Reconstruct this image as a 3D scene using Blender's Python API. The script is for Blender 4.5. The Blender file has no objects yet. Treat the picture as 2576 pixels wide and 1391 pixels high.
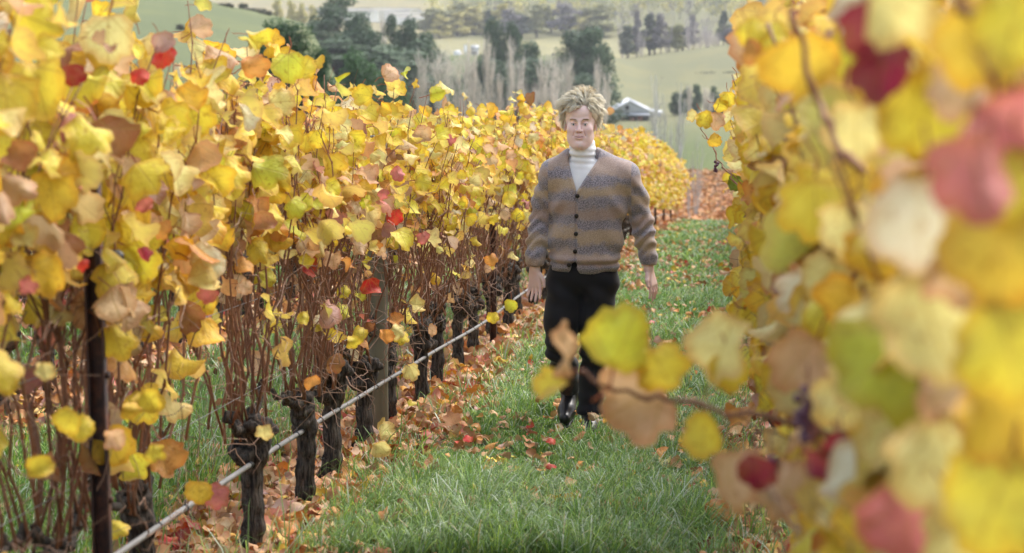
import bpy, math
import numpy as np
from mathutils import Matrix, Vector

R = math.radians
C = bpy.context.scene.collection
scene = bpy.context.scene
rng = np.random.default_rng(11)

# ------------------------------------------------------------------ camera
FPX, CX, CY = 5680.0, 1287.5, 695.5        # focal length in pixels of a 2575 x 1391 picture
YAW, PITCH = R(5.91), R(9.78)
cam_d = bpy.data.cameras.new('camera'); cam = bpy.data.objects.new('camera', cam_d); C.objects.link(cam)
CAM = Vector((0, 0, 1.7))
FWD = Vector((-math.sin(YAW) * math.cos(PITCH), math.cos(YAW) * math.cos(PITCH), -math.sin(PITCH)))
RGT = Vector((math.cos(YAW), math.sin(YAW), 0)); UP = RGT.cross(FWD)
cam.matrix_world = Matrix(((RGT.x, UP.x, -FWD.x, 0), (RGT.y, UP.y, -FWD.y, 0), (RGT.z, UP.z, -FWD.z, 1.7), (0, 0, 0, 1)))
cam_d.sensor_width = 36; cam_d.lens = 36 * FPX / 2575
cam_d.clip_start = .2; cam_d.clip_end = 20000
cam_d.dof.use_dof = True; cam_d.dof.focus_distance = 12.0; cam_d.dof.aperture_fstop = 4.3
scene.camera = cam

# ------------------------------------------------------------------ light
SUN_EL, SUN_AZ = R(50), R(38)       # azimuth clockwise from +Y (the way the rows run)
w = bpy.data.worlds.new('World'); scene.world = w; w.use_nodes = True
nt = w.node_tree; bg = nt.nodes['Background']
sky = nt.nodes.new('ShaderNodeTexSky'); sky.sky_type = 'NISHITA'; sky.sun_disc = False
sky.sun_elevation = SUN_EL; sky.sun_rotation = SUN_AZ; sky.dust_density = 3.5; sky.air_density = 1.3; sky.ozone_density = 1.0
hs = nt.nodes.new('ShaderNodeHueSaturation'); hs.inputs['Saturation'].default_value = .55
nt.links.new(sky.outputs[0], hs.inputs['Color']); nt.links.new(hs.outputs[0], bg.inputs[0]); bg.inputs[1].default_value = .15
sl = bpy.data.lights.new('sun', 'SUN'); sl.energy = 1.0; sl.angle = R(35); sl.color = (1, .97, .93)
so = bpy.data.objects.new('sun', sl); C.objects.link(so)
sd = Vector((math.sin(SUN_AZ) * math.cos(SUN_EL), math.cos(SUN_AZ) * math.cos(SUN_EL), math.sin(SUN_EL)))
so.rotation_euler = (-sd).to_track_quat('-Z', 'Y').to_euler()
vs = scene.view_settings; vs.view_transform = 'Standard'; vs.look = 'None'; vs.gamma = 1; vs.use_curve_mapping = False
vs.exposure = 1.3
cy = scene.cycles
cy.use_denoising = True; cy.max_bounces = 8; cy.diffuse_bounces = 5; cy.glossy_bounces = 2; cy.transmission_bounces = 3
cy.volume_bounces = 0; cy.transparent_max_bounces = 4; cy.caustics_reflective = False; cy.caustics_refractive = False

# ------------------------------------------------------------------ helpers
def at(px, py, d):
    return CAM + d * (FWD + (px - CX) / FPX * RGT - (py - CY) / FPX * UP)

def tag(o, label=None, cat=None, group=None, kind=None):
    for k, v in (('label', label), ('category', cat), ('group', group), ('kind', kind)):
        if v: o[k] = v
    return o

def empty(name, loc, rz=0, parent=None):
    o = bpy.data.objects.new(name, None); C.objects.link(o); o.location = loc; o.rotation_euler = (0, 0, rz)
    o.empty_display_size = .1
    if parent: o.parent = parent
    return o

def mesh(name, V, T, mat, attrs=None, smooth=True):
    """V (n,3); T (m,3) or (m,4); attrs {name: (type, array)} on points."""
    V = np.asarray(V, np.float32); T = np.asarray(T, np.int32); k = T.shape[1]
    m = bpy.data.meshes.new(name)
    m.vertices.add(len(V)); m.vertices.foreach_set('co', V.ravel())
    m.loops.add(T.size); m.loops.foreach_set('vertex_index', T.ravel())
    m.polygons.add(len(T)); m.polygons.foreach_set('loop_start', np.arange(0, T.size, k, dtype=np.int32))
    if smooth: m.polygons.foreach_set('use_smooth', np.ones(len(T), bool))
    for an, (ty, arr) in (attrs or {}).items():
        a = m.attributes.new(an, ty, 'POINT')
        arr = np.asarray(arr, np.float32)
        if ty == 'FLOAT': a.data.foreach_set('value', arr)
        elif ty == 'FLOAT_COLOR':
            if arr.shape[1] == 3: arr = np.hstack([arr, np.ones((len(arr), 1), np.float32)])
            a.data.foreach_set('color', arr.ravel())
        else: a.data.foreach_set('vector', arr.ravel())
    m.update(calc_edges=True)
    if mat: m.materials.append(mat)
    return m

def obj(name, m, parent=None, loc=None, mat4=None):
    o = bpy.data.objects.new(name, m); C.objects.link(o)
    if parent: o.parent = parent
    if mat4 is not None: o.matrix_basis = mat4
    elif loc is not None: o.location = loc
    return o

class Geo:
    """collects pieces of triangles for one mesh"""
    def __init__(s): s.V = []; s.T = []; s.col = []; s.n = 0
    def add(s, V, T, col=None):
        s.V.append(np.asarray(V, float)); T = np.asarray(T, int)
        if T.shape[1] == 4: T = np.vstack([T[:, [0, 1, 2]], T[:, [0, 2, 3]]])
        s.T.append(T + s.n); s.n += len(V)
        s.col.append(np.tile(np.asarray(col if col is not None else (1, 1, 1), float), (len(V), 1)) if np.ndim(col) < 2 else col)
        return s
    def box(s, lo, hi, col=None):
        x0, y0, z0 = lo; x1, y1, z1 = hi
        V = [(x0,y0,z0),(x1,y0,z0),(x1,y1,z0),(x0,y1,z0),(x0,y0,z1),(x1,y0,z1),(x1,y1,z1),(x0,y1,z1)]
        return s.add(V, [(0,3,2,1),(4,5,6,7),(0,1,5,4),(1,2,6,5),(2,3,7,6),(3,0,4,7)], col)
    def tube(s, P, r, n=6, col=None, cap=True, lump=0):
        V, T = tube(P, r, n, cap, lump); return s.add(V, T, col)
    def mesh(s, name, mat, smooth=True):
        return mesh(name, np.vstack(s.V), np.vstack(s.T), mat, {'tint': ('FLOAT_COLOR', np.vstack(s.col))}, smooth)

def tube(P, r, n=6, cap=True, lump=0):
    P = np.asarray(P, float); r = np.broadcast_to(np.asarray(r, float), (len(P),))
    t = np.gradient(P, axis=0); t /= np.linalg.norm(t, axis=1)[:, None] + 1e-9
    ref = np.array([0, 0, 1.]) if abs(t[:, 2]).mean() < .8 else np.array([1., 0, 0])
    a = np.cross(t, ref); a /= np.linalg.norm(a, axis=1)[:, None] + 1e-9; b = np.cross(t, a)
    ang = np.arange(n) / n * 2 * math.pi
    rr = r[:, None] * (1 + (lump * rng.uniform(-1, 1, (len(P), n)) if lump else 0))
    V = P[:, None] + rr[..., None] * (a[:, None] * np.cos(ang)[None, :, None] + b[:, None] * np.sin(ang)[None, :, None])
    V = V.reshape(-1, 3); i = np.arange(len(P) - 1)[:, None] * n; j = np.arange(n)[None]; j2 = (j + 1) % n
    q = np.stack([i + j, i + j2, i + n + j2, i + n + j], -1).reshape(-1, 4)
    T = np.vstack([q[:, [0, 2, 1]], q[:, [0, 3, 2]]])
    if cap and n > 2:
        e = (len(P) - 1) * n
        f = [(0, k, k + 1) for k in range(1, n - 1)] + [(e, e + k + 1, e + k) for k in range(1, n - 1)]
        T = np.vstack([T, f])
    return V, T

def wander(p0, p1, n, amp, rs=None):
    rs = rs or rng
    t = np.linspace(0, 1, n)[:, None]; P = np.asarray(p0) * (1 - t) + np.asarray(p1) * t
    w = np.cumsum(rs.normal(0, 1, (n, 3)), 0); w -= w[0] + (w[-1] - w[0]) * t
    return P + w * amp

_w = np.random.default_rng(3); NW = _w.normal(0, 1, (14, 3)); NP = _w.uniform(0, 6.28, 14)
def snoise(P, f, seed=0):
    """cheap smooth noise, about -1..1, of points P (n,3)"""
    v = 0
    for k in range(7):
        kk = (k + seed * 3) % 14
        v = v + np.sin(P @ (NW[kk] * f) + NP[kk] + seed)
    return v / 4.

# ------------------------------------------------------------------ signed distance modelling
class SDF:
    def __init__(s, lo, hi, h):
        s.lo = np.array(lo, float); s.h = h
        s.n = np.ceil((np.array(hi) - s.lo) / h).astype(int) + 1
        s.ax = [(s.lo[k] + h * np.arange(s.n[k])).astype(np.float32) for k in range(3)]
        s.f = np.full(s.n, .08, np.float32)
    def block(s, lo, hi):
        i = [max(0, int((lo[k] - s.lo[k]) / s.h)) for k in range(3)]; j = [min(s.n[k], int((hi[k] - s.lo[k]) / s.h) + 2) for k in range(3)]
        sl = tuple(slice(i[k], j[k]) for k in range(3))
        return sl, s.ax[0][sl[0]][:, None, None], s.ax[1][sl[1]][None, :, None], s.ax[2][sl[2]][None, None, :]
    def put(s, sl, d, k, sub=False):
        f = s.f[sl]
        if sub: d = -d; hh = np.clip(.5 - .5 * (d - f) / k, 0, 1); s.f[sl] = f * hh + d * (1 - hh) + k * hh * (1 - hh); return
        hh = np.clip(.5 + .5 * (d - f) / k, 0, 1); s.f[sl] = d * (1 - hh) + f * hh - k * hh * (1 - hh)
    def cap(s, a, b, ra, rb=None, k=.02, sub=False):
        rb = ra if rb is None else rb; a = np.array(a, float); b = np.array(b, float); m = max(ra, rb) + .09
        sl, X, Y, Z = s.block(np.minimum(a, b) - m, np.maximum(a, b) + m)
        ba = b - a; L = ba @ ba + 1e-12
        t = np.clip(((X - a[0]) * ba[0] + (Y - a[1]) * ba[1] + (Z - a[2]) * ba[2]) / L, 0, 1)
        d = np.sqrt((X - a[0] - t * ba[0])**2 + (Y - a[1] - t * ba[1])**2 + (Z - a[2] - t * ba[2])**2) - (ra + (rb - ra) * t)
        s.put(sl, d, k, sub); return s
    def ell(s, c, r, k=.02, sub=False, rx=0):
        c = np.array(c, float); r = np.array(r, float); m = r.max() + .09
        sl, X, Y, Z = s.block(c - m, c + m)
        x, y, z = X - c[0], Y - c[1], Z - c[2]
        if rx: y, z = y * math.cos(rx) + z * math.sin(rx), -y * math.sin(rx) + z * math.cos(rx)
        q = np.sqrt((x / r[0])**2 + (y / r[1])**2 + (z / r[2])**2); g = np.sqrt((x / r[0]**2)**2 + (y / r[1]**2)**2 + (z / r[2]**2)**2) + 1e-9
        d = np.where(q < 1e-3, -r.min(), q * (q - 1) / g)
        s.put(sl, np.clip(d, -.1, .1), k, sub); return s
    def chain(s, pts, k=.02):
        for p, q in zip(pts[:-1], pts[1:]): s.cap(p[:3], q[:3], p[3], q[3], k)
        return s
    def fn(s, lo, hi, f, k=.01, sub=True):
        sl, X, Y, Z = s.block(lo, hi); s.put(sl, f(X, Y, Z).astype(np.float32) + 0 * (X + Y + Z), k, sub); return s
    def surface(s):
        f = s.f; ins = f < 0
        c = [ins[a:f.shape[0] - 1 + a, b:f.shape[1] - 1 + b, d:f.shape[2] - 1 + d] for a in (0, 1) for b in (0, 1) for d in (0, 1)]
        allv = c[0].copy(); anyv = c[0].copy()
        for q in c[1:]: allv &= q; anyv |= q
        act = anyv & ~allv; I = np.argwhere(act)
        idx = np.full(act.shape, -1, np.int32); idx[act] = np.arange(len(I))
        corners = [(a, b, d) for a in (0, 1) for b in (0, 1) for d in (0, 1)]
        val = {q: f[I[:, 0] + q[0], I[:, 1] + q[1], I[:, 2] + q[2]] for q in corners}
        acc = np.zeros((len(I), 3)); cnt = np.zeros(len(I))
        for p in corners:
            for ax in range(3):
                if p[ax]: continue
                q = list(p); q[ax] = 1; q = tuple(q); vp, vq = val[p], val[q]
                cr = (vp < 0) != (vq < 0); t = np.where(cr, vp / np.where(cr, vp - vq, 1), 0)
                pt = np.tile(np.array(p, float), (len(I), 1)); pt[:, ax] = t
                acc[cr] += pt[cr]; cnt[cr] += 1
        V = s.lo + s.h * (I + acc / cnt[:, None])
        Q = []
        for ax in range(3):
            sa = [slice(1, -1)] * 3; sb = [slice(1, -1)] * 3
            sa[ax] = slice(0, -1); sb[ax] = slice(1, None)
            A, B = ins[tuple(sa)], ins[tuple(sb)]
            o1, o2 = [(1, 2), (2, 0), (0, 1)][ax]
            for flip, M in ((0, A & ~B), (1, ~A & B)):
                J = np.argwhere(M)
                if not len(J): continue
                off = np.ones(3, int); off[ax] = 0; J = J + off
                def cell(d1, d2):
                    K = J.copy(); K[:, o1] -= d1; K[:, o2] -= d2; return idx[K[:, 0], K[:, 1], K[:, 2]]
                q = np.stack([cell(1, 1), cell(0, 1), cell(0, 0), cell(1, 0)], 1)
                Q.append(q[:, ::-1] if flip else q)
        Q = np.vstack(Q); Q = Q[(Q >= 0).all(1)]
        return V, Q

def smooth_verts(V, Q, it=2, lam=.5):
    e = np.vstack([Q[:, [k, (k + 1) % Q.shape[1]]] for k in range(Q.shape[1])])
    for _ in range(it):
        acc = np.zeros_like(V); n = np.bincount(e.ravel(), minlength=len(V)).astype(float)
        for k in range(3):
            acc[:, k] = np.bincount(e[:, 0], V[e[:, 1], k], len(V)) + np.bincount(e[:, 1], V[e[:, 0], k], len(V))
        V = V + lam * (acc / np.maximum(n, 1)[:, None] - V)
    return V

def vnormals(V, Q):
    n = np.cross(V[Q[:, 2]] - V[Q[:, 0]], V[Q[:, 3]] - V[Q[:, 1]]) if Q.shape[1] == 4 else np.cross(V[Q[:, 1]] - V[Q[:, 0]], V[Q[:, 2]] - V[Q[:, 0]])
    N = np.zeros_like(V)
    for k in range(Q.shape[1]):
        for a in range(3): N[:, a] += np.bincount(Q[:, k], n[:, a], len(V))
    return N / (np.linalg.norm(N, axis=1)[:, None] + 1e-9)

# ------------------------------------------------------------------ materials
class Nodes:
    def __init__(s, name):
        s.m = bpy.data.materials.new(name); s.m.use_nodes = True; s.t = s.m.node_tree; s.N = s.t.nodes; s.b = s.N['Principled BSDF']
        s.out = s.N['Material Output']
    def n(s, ty, **kw):
        o = s.N.new(ty)
        for k, v in kw.items(): setattr(o, k, v)
        return o
    def l(s, a, b): s.t.links.new(a, b)
    def val(s, x, inp):
        if hasattr(x, 'is_output') or hasattr(x, 'links'): s.l(x, inp)
        else: inp.default_value = x
    def math(s, op, a, b=0., clamp=False):
        o = s.n('ShaderNodeMath', operation=op, use_clamp=clamp); s.val(a, o.inputs[0]); s.val(b, o.inputs[1]); return o.outputs[0]
    def step(s, x, lo, hi):
        o = s.n('ShaderNodeMapRange', interpolation_type='SMOOTHSTEP'); s.val(x, o.inputs[0]); o.inputs[1].default_value = lo; o.inputs[2].default_value = hi
        return o.outputs[0]
    def mix(s, f, a, b, blend='MIX'):
        o = s.n('ShaderNodeMix', data_type='RGBA', blend_type=blend); s.val(f, o.inputs[0])
        for x, i in ((a, 6), (b, 7)):
            if isinstance(x, tuple): x = (*x[:3], 1)
            s.val(x, o.inputs[i])
        return o.outputs[2]
    def noise(s, scale, detail=3, rough=.55, vec=None, w=None):
        o = s.n('ShaderNodeTexNoise'); o.inputs['Scale'].default_value = scale; o.inputs['Detail'].default_value = detail; o.inputs['Roughness'].default_value = rough
        if w is not None: o.noise_dimensions = '4D'; s.val(w, o.inputs['W'])
        if vec is not None: s.l(vec, o.inputs['Vector'])
        return o.outputs[0]
    def obj(s): return s.n('ShaderNodeTexCoord').outputs['Object']
    def pos(s): return s.n('ShaderNodeNewGeometry').outputs['Position']
    def scale(s, v, x, y, z):
        o = s.n('ShaderNodeMapping'); s.l(v, o.inputs[0]); o.inputs['Scale'].default_value = (x, y, z); return o.outputs[0]
    def attr(s, name, out='Color'):
        return s.n('ShaderNodeAttribute', attribute_name=name).outputs[out]
    def base(s, c, rough=.6, spec=.3):
        if isinstance(c, tuple): c = (*c[:3], 1)
        s.val(c, s.b.inputs['Base Color']); s.b.inputs['Roughness'].default_value = rough; s.b.inputs['Specular IOR Level'].default_value = spec; return s
    def bump(s, h, strength, dist=.01):
        o = s.n('ShaderNodeBump'); o.inputs['Strength'].default_value = strength; o.inputs['Distance'].default_value = dist
        s.l(h, o.inputs['Height']); s.l(o.outputs[0], s.b.inputs['Normal']); return s
    def translucent(s, col, f):
        t = s.n('ShaderNodeBsdfTranslucent'); s.val(col, t.inputs[0]); x = s.n('ShaderNodeMixShader'); x.inputs[0].default_value = f
        s.l(s.b.outputs[0], x.inputs[1]); s.l(t.outputs[0], x.inputs[2]); s.l(x.outputs[0], s.out.inputs['Surface']); return s

def leaf_material(name, joined, dry=0., trans=.38):
    s = Nodes(name); oi = s.n('ShaderNodeObjectInfo')
    col = s.attr('tint') if joined else oi.outputs['Color']
    rim = s.attr('rim', 'Fac'); uv = s.attr('luv', 'Vector')
    if joined: nz = s.noise(30, 3, .6, s.pos()); nb = s.noise(75, 2, .6, s.pos())
    else:
        W = s.math('MULTIPLY', oi.outputs['Random'], 60.); nz = s.noise(2.6, 3, .6, uv, W); nb = s.noise(7., 2, .6, uv, W)
    sx = s.n('ShaderNodeSeparateXYZ'); s.l(uv, sx.inputs[0]); X, Y = sx.outputs[0], sx.outputs[1]
    ln = s.n('ShaderNodeVectorMath', operation='LENGTH'); s.l(uv, ln.inputs[0])
    th = s.math('ARCTAN2', X, Y); fr = s.math('FRACT', s.math('ADD', s.math('DIVIDE', th, .72), .5))
    dist = s.math('MULTIPLY', s.math('ABSOLUTE', s.math('SUBTRACT', fr, .5)), s.math('MULTIPLY', ln.outputs['Value'], .72))
    vein = s.math('SUBTRACT', 1., s.step(dist, .006, .022))
    sec = s.math('ABSOLUTE', s.math('SUBTRACT', s.math('FRACT', s.math('ADD', s.math('MULTIPLY', ln.outputs['Value'], 7.), s.math('MULTIPLY', dist, -9.))), .5))
    vein2 = s.math('MULTIPLY', s.math('SUBTRACT', 1., s.step(sec, .0, .16)), .35)
    veins = s.math('MAXIMUM', vein, vein2)
    edge = s.step(s.math('ADD', s.math('MULTIPLY', s.math('POWER', s.math('MAXIMUM', rim, 0.), 2.), .62), s.math('MULTIPLY', nz, .75)), .52 - dry, .95 - dry)
    burnt = s.mix(1., col, (.78, .42, .22), 'MULTIPLY')
    c = s.mix(s.math('MULTIPLY', edge, .6), col, burnt)
    c = s.mix(s.math('MULTIPLY', s.step(nb, .56, .7), .6), c, s.mix(1., col, (.5, .25, .12), 'MULTIPLY'))
    c = s.mix(s.math('MULTIPLY', s.step(nz, .35, .62), .25), c, s.mix(.35, col, (.62, .6, .12)))
    c = s.mix(s.math('MULTIPLY', veins, .6), c, s.mix(.35, s.mix(1., c, (.78, .62, .45), 'MULTIPLY'), (.5, .42, .1)))
    back = s.n('ShaderNodeNewGeometry').outputs['Backfacing']
    c = s.mix(s.math('MULTIPLY', back, .26), c, (.72, .58, .38))
    c = s.mix(s.math('LESS_THAN', rim, -.5), c, (.3, .1, .05))
    s.base(c, .5, .35); s.translucent(c, trans)
    b = s.math('ADD', s.math('MULTIPLY', veins, -.5), nz); s.bump(b, .35, .004 if joined else .05)
    return s.m

M_leaf = leaf_material('vine_leaf', False)
M_leaves = leaf_material('vine_leaves_joined', True)
M_litter = leaf_material('fallen_leaf_blade', True, .12, .12)
M_fallen = leaf_material('fallen_leaf_single', False, .12, .12)

def tint_mat(name, rough=.7, nscale=8., amt=.35, trans=0., spec=.25, bump=0.):
    s = Nodes(name); c = s.attr('tint'); n = s.noise(nscale, 3, .6, s.obj())
    c = s.mix(s.math('MULTIPLY', s.step(n, .35, .75), amt), c, s.mix(1., c, (.5, .5, .5), 'MULTIPLY')); s.base(c, rough, spec)
    if bump: s.bump(n, bump, .02)
    if trans: s.translucent(c, trans)
    return s.m
M_grass = tint_mat('grass_blades', .45, 3, .2, .35, .4)
M_foliage = tint_mat('tree_foliage', .6, .5, .25, .25)
M_wood = tint_mat('branch_wood', .8, 6, .4)
M_plain = tint_mat('plain_surfaces', .6, 3, .2)

s = Nodes('vine_cane'); n = s.noise(60, 3, .6, s.scale(s.obj(), 1, 1, .25)); rnd = s.n('ShaderNodeObjectInfo').outputs['Random']
c = s.mix(n, (.2, .075, .035), (.36, .17, .09)); c = s.mix(s.math('MULTIPLY', rnd, .6), c, (.13, .065, .045)); s.base(c, .55, .3).bump(n, .4, .002); M_cane = s.m
s = Nodes('vine_bark'); o_ = s.obj(); n = s.noise(75, 5, .7, s.scale(o_, 1, 1, .12)); n2 = s.noise(12, 4, .65, o_)
c = s.mix(s.step(n, .35, .7), (.012, .010, .009), (.13, .105, .085)); c = s.mix(s.math('MULTIPLY', s.step(n2, .5, .7), .5), c, (.1, .095, .09))
s.base(c, .85, .2).bump(s.math('ADD', n, n2), 1., .012); M_bark = s.m
s = Nodes('vine_twig'); n = s.noise(25, 2, .5, s.obj()); s.base(s.mix(n, (.13, .07, .045), (.42, .27, .19)), .7, .2); M_twig = s.m
s = Nodes('post_timber'); n = s.noise(30, 4, .6, s.scale(s.obj(), 1, 1, .06)); n2 = s.noise(5, 3, .5, s.obj())
s.base(s.mix(n2, s.mix(n, (.1, .1, .07), (.22, .2, .14)), s.mix(n, (.13, .12, .09), (.3, .27, .2))), .85, .2).bump(n, .5, .006); M_timber = s.m
s = Nodes('post_steel'); n = s.noise(14, 4, .7, s.obj()); s.base(s.mix(s.step(n, .4, .65), (.045, .03, .032), (.12, .055, .04)), .65, .4).bump(n, .3, .003); M_steel = s.m
s = Nodes('hose_plastic'); n = s.noise(9, 4, .6, s.obj()); s.base(s.mix(n, (.12, .12, .12), (.27, .26, .25)), .5, .4); M_hose = s.m
s = Nodes('clip_plastic'); s.base((.02, .022, .028), .45, .5); M_clip = s.m
s = Nodes('wire_metal'); s.base((.28, .28, .29), .4, .5); s.b.inputs['Metallic'].default_value = .8; M_wire = s.m
# ------------------------------------------------------------------ terrain
SLOPE = .10334
def near_z(y): return -SLOPE * y - .00042 * np.maximum(0, y - 12)**2
HX, HY = -math.sin(YAW), math.cos(YAW)
PU = np.array([66, 100, 120, 170, 250, 400, 600, 700, 900, 1000, 1060, 1200, 1300, 1800, 3000, 7000.])
ZR = np.array([-8.05, -13.2, -15.5, -19.7, -28.4, -42.6, -60, -66, -67.6, -67.4, -74, -86, -88.6, -88.6, -20, 0])
ZC = np.array([-8.05, -13.2, -15.5, -19.7, -28.4, -42.6, -60, -62, -61, -71, -78, -88, -88.6, -88.6, -20, 0])
ZL = np.array([-8.05, -10.5, -12, -14.5, -17.6, -20.6, -36, -50, -75, -84, -86, -88.6, -88.6, -88.6, -20, 0])
def sstep(x, a, b):
    t = np.clip((x - a) / (b - a), 0, 1); return t * t * (3 - 2 * t)
def height(x, y):
    x = np.asarray(x, float); y = np.asarray(y, float)
    U = x * HX + y * HY; V = x * HY - y * HX; a = V / np.maximum(U, 30)
    Us = np.maximum(U, 1.)
    def prof(Z):
        v = 0
        for d in (.94, 1., 1.06): v = v + np.interp(Us * d, PU, Z)
        return v / 3
    r, c, l = prof(ZR), prof(ZC), prof(ZL)
    l = l + np.clip(-a - .1034, -.03, .25) * 90 * sstep(U, 180, 450) * (1 - sstep(U, 600, 1000))
    r = r + (a - .07) * 120 * sstep(U, 650, 1000) * (1 - sstep(U, 1050, 1300)) * (a > -.2) * (a < .3)
    far = l + (c - l) * sstep(a, -.093, -.062)
    far = far + (r - far) * sstep(a, .035, .062)
    far = far + snoise(np.stack([x, y, 0 * x], -1).reshape(-1, 3), .012).reshape(x.shape) * 1.2 * sstep(U, 200, 500) * (U < 1250)
    nz = near_z(np.minimum(y, 70)) + np.where(y < 0, 0, 0)
    t = sstep(U, 58, 78)
    return nz * (1 - t) + far * t
def gz(x, y): return float(height(np.array([x]), np.array([y]))[0])

def geomspace_axis(fine_lo, fine_hi, step, lim_lo, lim_hi, g):
    a = list(np.arange(fine_lo, fine_hi + 1e-6, step)); s_ = step
    while a[-1] < lim_hi: s_ = min(s_ * g, 140); a.append(a[-1] + s_)
    s_ = step; b = [fine_lo]
    while b[-1] > lim_lo: s_ = min(s_ * g * 1.15, 400); b.append(b[-1] - s_)
    return np.array(b[::-1][:-1] + a)
gx = geomspace_axis(-8, 4, .2, -5500, 5500, 1.045)
s_ = .2; b_ = [-8.]
while b_[-1] > -5500: s_ = min(s_ * 1.045, 140); b_.append(b_[-1] - s_)
gx = np.array(b_[::-1][:-1] + [v for v in gx if v >= -8])
gy = geomspace_axis(0, 66, .5, -1500, 6500, 1.03)
GX, GY = np.meshgrid(gx, gy, indexing='ij'); GZ = height(GX, GY)
GZ = GZ + .02 * snoise(np.stack([GX, GY, 0 * GX], -1).reshape(-1, 3), 1.7).reshape(GX.shape) * (GY < 80)
U_ = GX * HX + GY * HY; V_ = GX * HY - GY * HX; A_ = V_ / np.maximum(U_, 30)
n1 = snoise(np.stack([GX, GY, 0 * GX], -1).reshape(-1, 3), .05, 1).reshape(GX.shape)
n2 = snoise(np.stack([GX, GY, 0 * GX], -1).reshape(-1, 3), .9, 2).reshape(GX.shape)
col = np.zeros(GX.shape + (3,)); col[:] = (.07, .095, .03)
ROWS = [-8.55, -6.35, -4.15, -1.91, .30, 2.5, 4.7]
for xr in ROWS:
    k = 1 - sstep(np.abs(GX - xr + .06 * n2), .38, .6); col = col * (1 - k[..., None]) + np.array((.12, .065, .04)) * k[..., None]
def zone(mask, c):
    global col
    mask = np.clip(mask, 0, 1)[..., None]; col = col * (1 - mask) + np.array(c) * mask
zone(sstep(U_, 66, 72), (.09, .2, .05))
zone(sstep(U_, 96, 100) * (1 - sstep(U_ + 4 * n1, 164, 172)), (.16, .08, .05))
zone(sstep(U_, 164, 172), (.10, .13, .042))
zone(sstep(U_ + 12 * n1, 250, 640) * sstep(A_, -.02, .05), (.175, .175, .085))
zone((1 - sstep(A_, -.09, -.06)) * sstep(U_, 175, 260), (.125, .15, .068))
zone(sstep(U_ + 20 * n1, 1030, 1120), (.26, .245, .12))
zone(sstep(U_ + 10 * n1, 1400, 1430) * (1 - sstep(A_, -.045, -.03)), (.27, .24, .13))
zone(sstep(U_, 1330, 1400) * sstep(A_, -.03, -.02), (.16, .16, .07))
zone(sstep(U_, 1800, 1900), (.2, .2, .09))
s = Nodes('ground_cover'); t_ = s.attr('tint'); p_ = s.pos(); nn = s.noise(22, 4, .65, p_); nf = s.noise(.05, 5, .65, s.scale(p_, 1, .35, 1)); nm = s.noise(.9, 4, .6, p_)
c = s.mix(s.math('MULTIPLY', s.step(nn, .35, .7), .5), t_, s.mix(1., t_, (.45, .4, .4), 'MULTIPLY'))
c = s.mix(s.math('MULTIPLY', s.step(nf, .42, .62), .45), c, s.mix(1., t_, (1.25, 1.12, .95), 'MULTIPLY'))
c = s.mix(s.math('MULTIPLY', s.step(nm, .5, .7), .3), c, s.mix(1., t_, (.6, .62, .6), 'MULTIPLY'))
s.base(c, .9, .15).bump(nn, .6, .03); M_ground = s.m
ni, nj = GX.shape; ii = np.arange(ni - 1)[:, None] * nj + np.arange(nj - 1)[None]
Q = np.stack([ii, ii + nj, ii + nj + 1, ii + 1], -1).reshape(-1, 4)
g = obj('ground', mesh('ground', np.stack([GX, GY, GZ], -1).reshape(-1, 3), Q, M_ground, {'tint': ('FLOAT_COLOR', col.reshape(-1, 3))}))
tag(g, kind='structure')

def world_uv(px, d, dz=0.):
    """point on the terrain in direction px (2575-wide picture) at distance d along the view heading"""
    V = (px - CX) / FPX * d * 1.0; x = HX * d + HY * V; y = HY * d - HX * V
    return Vector((x, y, gz(x, y) + dz))
def z_at(py, d):  # height that shows at picture row py at distance d
    return 1.7 + d * (FWD.z - (py - CY) / FPX * UP.z) / (FWD.xy.length - (py - CY) / FPX * (UP.x * HX + UP.y * HY))

# lake
pts = []
for px, d in ((770, 1800), (770, 1700), (830, 1590), (905, 1545), (965, 1530), (1020, 1500), (1062, 1535), (1088, 1600), (1078, 1660), (1050, 1700), (1090, 1750), (1000, 1790), (900, 1810)):
    v = world_uv(px, d); pts.append((v.x, v.y, -88.15))
cc = np.mean(pts, 0); V = [cc] + pts; n_ = len(pts)
s = Nodes('lake_water'); nn = s.noise(.05, 3, .6, s.scale(s.pos(), .4, 1.6, 1)); s.base((.12, .14, .17), .12, .6).bump(nn, .15, .5); M_water = s.m
tag(obj('lake', mesh('lake', V, [(0, (k + 1) % n_ + 1, k + 1) for k in range(n_)], M_water)), kind='structure')
for k, (px, d, wd) in enumerate(((960, 1690, 90), (1040, 1600, 45), (1020, 1640, 60))):
    v = world_uv(px, d); a = np.arange(20) / 20 * 6.283; L = wd * d / FPX
    V = [(v.x + math.cos(t) * L * (1 + .2 * math.sin(3 * t + k)), v.y + math.sin(t) * 9 * (1 + .3 * math.sin(2 * t)), -88.05) for t in a] + [(v.x, v.y, -87.6)]
    tag(obj('mud_bank', mesh('mud_bank', V, [(t, (t + 1) % 20, 20) for t in range(20)], M_plain, {'tint': ('FLOAT_COLOR', np.tile((.3, .26, .2), (21, 1)))})), kind='structure')

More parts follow.
